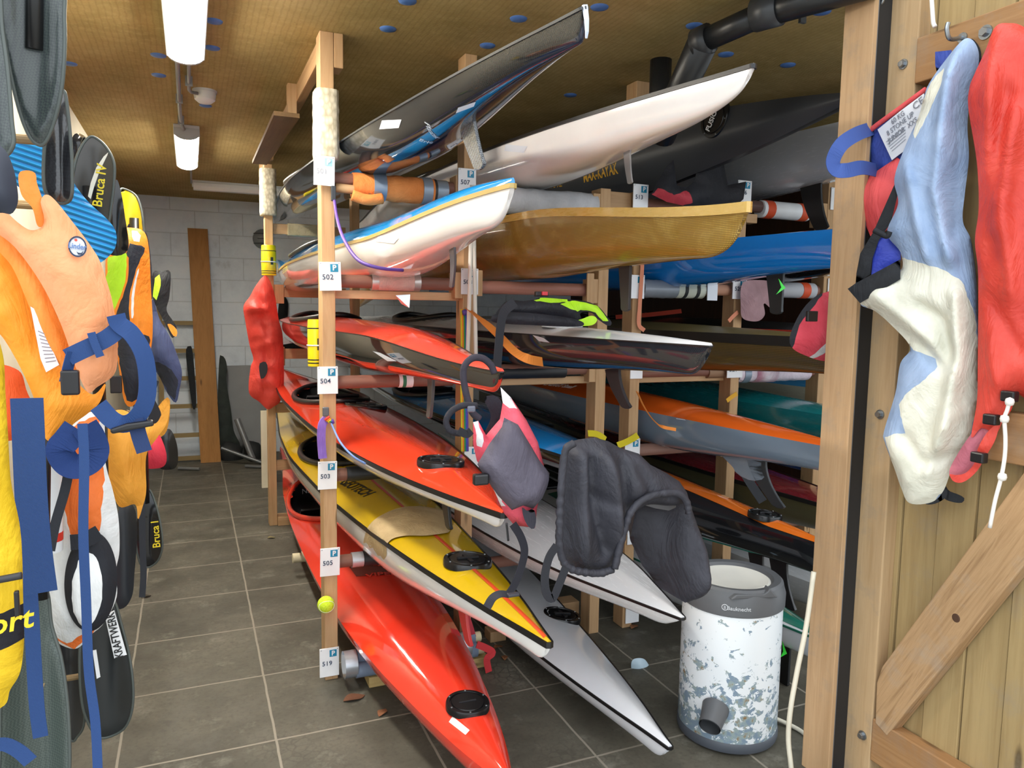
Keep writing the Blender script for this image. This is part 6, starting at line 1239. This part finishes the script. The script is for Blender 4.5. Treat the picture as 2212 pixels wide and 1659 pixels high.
plate(690, 566, 737, 628, '502', 'white plate numbered 502 on the left front post', -2)
plate(686, 792, 730, 851, '504', 'white plate numbered 504 on the left front post', 0)
plate(687, 997, 728, 1057, '503', 'white plate numbered 503 on the left front post', 1)
plate(692, 1184, 734, 1244, '505', 'white plate numbered 505 on the left front post above the tennis ball', 1)
plate(691, 1400, 732, 1461, '519', 'white plate numbered 519, lowest on the left front post', 0)
plate(990, 364, 1028, 422, '507', 'white plate numbered 507 on the second front post', 0)
plate(996, 580, 1033, 636, '508', 'white plate behind the hanging white ropes', 0)
plate(1003, 965, 1034, 1020, '', 'white plate half covered by the grey and red life vest', 0)
plate(1368, 398, 1400, 452, '513', 'white plate numbered 513 on the fourth front post', 0)
plate(1361, 594, 1392, 645, '', 'white plate behind the salmon orange strap', 0)
plate(1362, 782, 1388, 818, '', 'white plate end under the dark carbon hull', 0)
plate(1350, 948, 1382, 1000, '', 'white plate above the black spray skirt', 0)
plate(1356, 1120, 1388, 1175, '', 'white plate seen through the gap of the black spray skirt', 0)
plate(1352, 1300, 1380, 1345, '', 'white plate low on the post under the white kayak hull', 0)
plate(1594, 390, 1623, 440, '506', 'white plate numbered 506 beside the red and black vest', 0, Y=FR - .008)
plate(1583, 600, 1613, 646, '520', 'white plate numbered 520 left of the pink towel', 0)
plate(1571, 778, 1604, 816, '521', 'white plate numbered 521 left of the patterned towel', 0)
plate(1558, 958, 1586, 985, '', 'small white plate under the grey skeg of the orange kayak', 0)
plate(1795, 406, 1822, 454, '', 'white plate half hidden by the front post, upper', 0)
plate(1788, 602, 1815, 650, '', 'white plate half hidden by the front post beside the foam sleeve', 0)
# ------------------------------------------------------------------ lettering and stickers on the boats
GOLD = plain('#d9a521', .4); ROOT = {k_: K[k_].root for k_ in K}
decal_text('MAX-KAYAK', (1250, 387), (1340, 362), .085, K['513'].db, GOLD, ROOT['513'], bold=.02, narrow=.72)
decal_text('EVO XL', (1178, 403), (1220, 396), .05, K['513'].db, GOLD, ROOT['513'], bold=.02)
decal_text('NELO', (657, 1060), (687, 1058), .05, K['519'].lb, WHITEP, ROOT['519'])
hc, hn = hit(K['513'].db, 1545, 256); hn = (hn + K['513'].M.to_3x3() @ Vector((0, 0, 1))).normalized(); hp = Plane(hc, hn)
xd_ = hp.pt(1556, 228) - hp.pt(1534, 284); lettering('FUSION', .042, hc + hn*.0135, xd_, hn.cross(xd_), WHITEP, ROOT['513'], bold=.02, narrow=.8)
decal_text('GEOTECH', (740, 1038), (800, 1070), .09, K['505'].db, BLACK, ROOT['505'], bold=.02, narrow=.8, shear=-.2)
decal_text('VIPER', (792, 1243), (858, 1240), .06, K['519'].db, plain('#d23a2a', .3), ROOT['519'], bold=.02, lift=.004)
decal_text('46', (790, 1222), (852, 1219), .07, K['519'].db, plain('#d23a2a', .3), ROOT['519'], bold=.03, lift=.004)
decal_text('ENERGY Small', (1165, 828), (1250, 838), .06, K['orange'].db, plain('#f2e3dc', .4), ROOT['orange'], bold=.02, narrow=.8, shear=.2)
decal_text('Eagle R', (1312, 1404), (1326, 1368), .055, K['512'].db, BLACK, ROOT['512'], shear=.3, narrow=.9)
decal_text('Plastex', (920, 270), (945, 300), .03, K['501'].hb, plain('#c9ced6', .4), ROOT['501'], shear=.2)
decal_text('Eric', (905, 302), (932, 308), .03, K['501'].hb, plain('#c9ced6', .4), ROOT['501'], shear=.3)
for k_, q, nm in (('501', ((826, 260), (868, 258), (862, 276), (820, 279)), 'sticker'), ('501', ((990, 232), (1028, 219), (1024, 229), (985, 244)), 'sticker'), ('502', ((818, 508), (862, 514), (852, 526), (812, 522)), 'sticker'), ('504', ((805, 758), (822, 762), (858, 780), (838, 780)), 'sticker'),
    ('503', ((775, 974), (790, 976), (818, 1000), (800, 994)), 'sticker'), ('507', ((1093, 312), (1140, 316), (1132, 330), (1090, 326)), 'sticker'), ('509', ((1150, 723), (1175, 730), (1188, 740), (1165, 737)), 'sticker'), ('orange', ((1450, 893), (1470, 897), (1482, 908), (1462, 905)), 'sticker')):
    sticker(nm, q, K[k_].hb, plain('#d5dbe6', .3), ROOT[k_])
sticker('sticker', ((978, 1548), (1015, 1578), (1006, 1588), (970, 1560)), K['519'].db, plain('#efe3dc', .4), ROOT['519'])
sticker('sticker', ((1745, 190), (1793, 181), (1791, 189), (1743, 199)), K['513'].db, WHITEP, ROOT['513'])
sticker('dark_shield', ((752, 1222), (868, 1214), (862, 1240), (770, 1246)), K['519'].db, plain('#6f3a36', .25), ROOT['519'], lift=.002)
# green arrow marks on two rudders
GRN = plain('#35e03a', .4)
for key, pts, Yp in (('blue', ((1682, 602), (1697, 622), (1677, 636), (1688, 621)), 2.36), ('green', ((1690, 1385), (1700, 1412), (1686, 1420), (1692, 1408)), 2.28)):
    obj('green_mark', MB().prism([PY(Yp).pt(*p) for p in pts], (0, .002, 0)), GRN, ROOT[key])
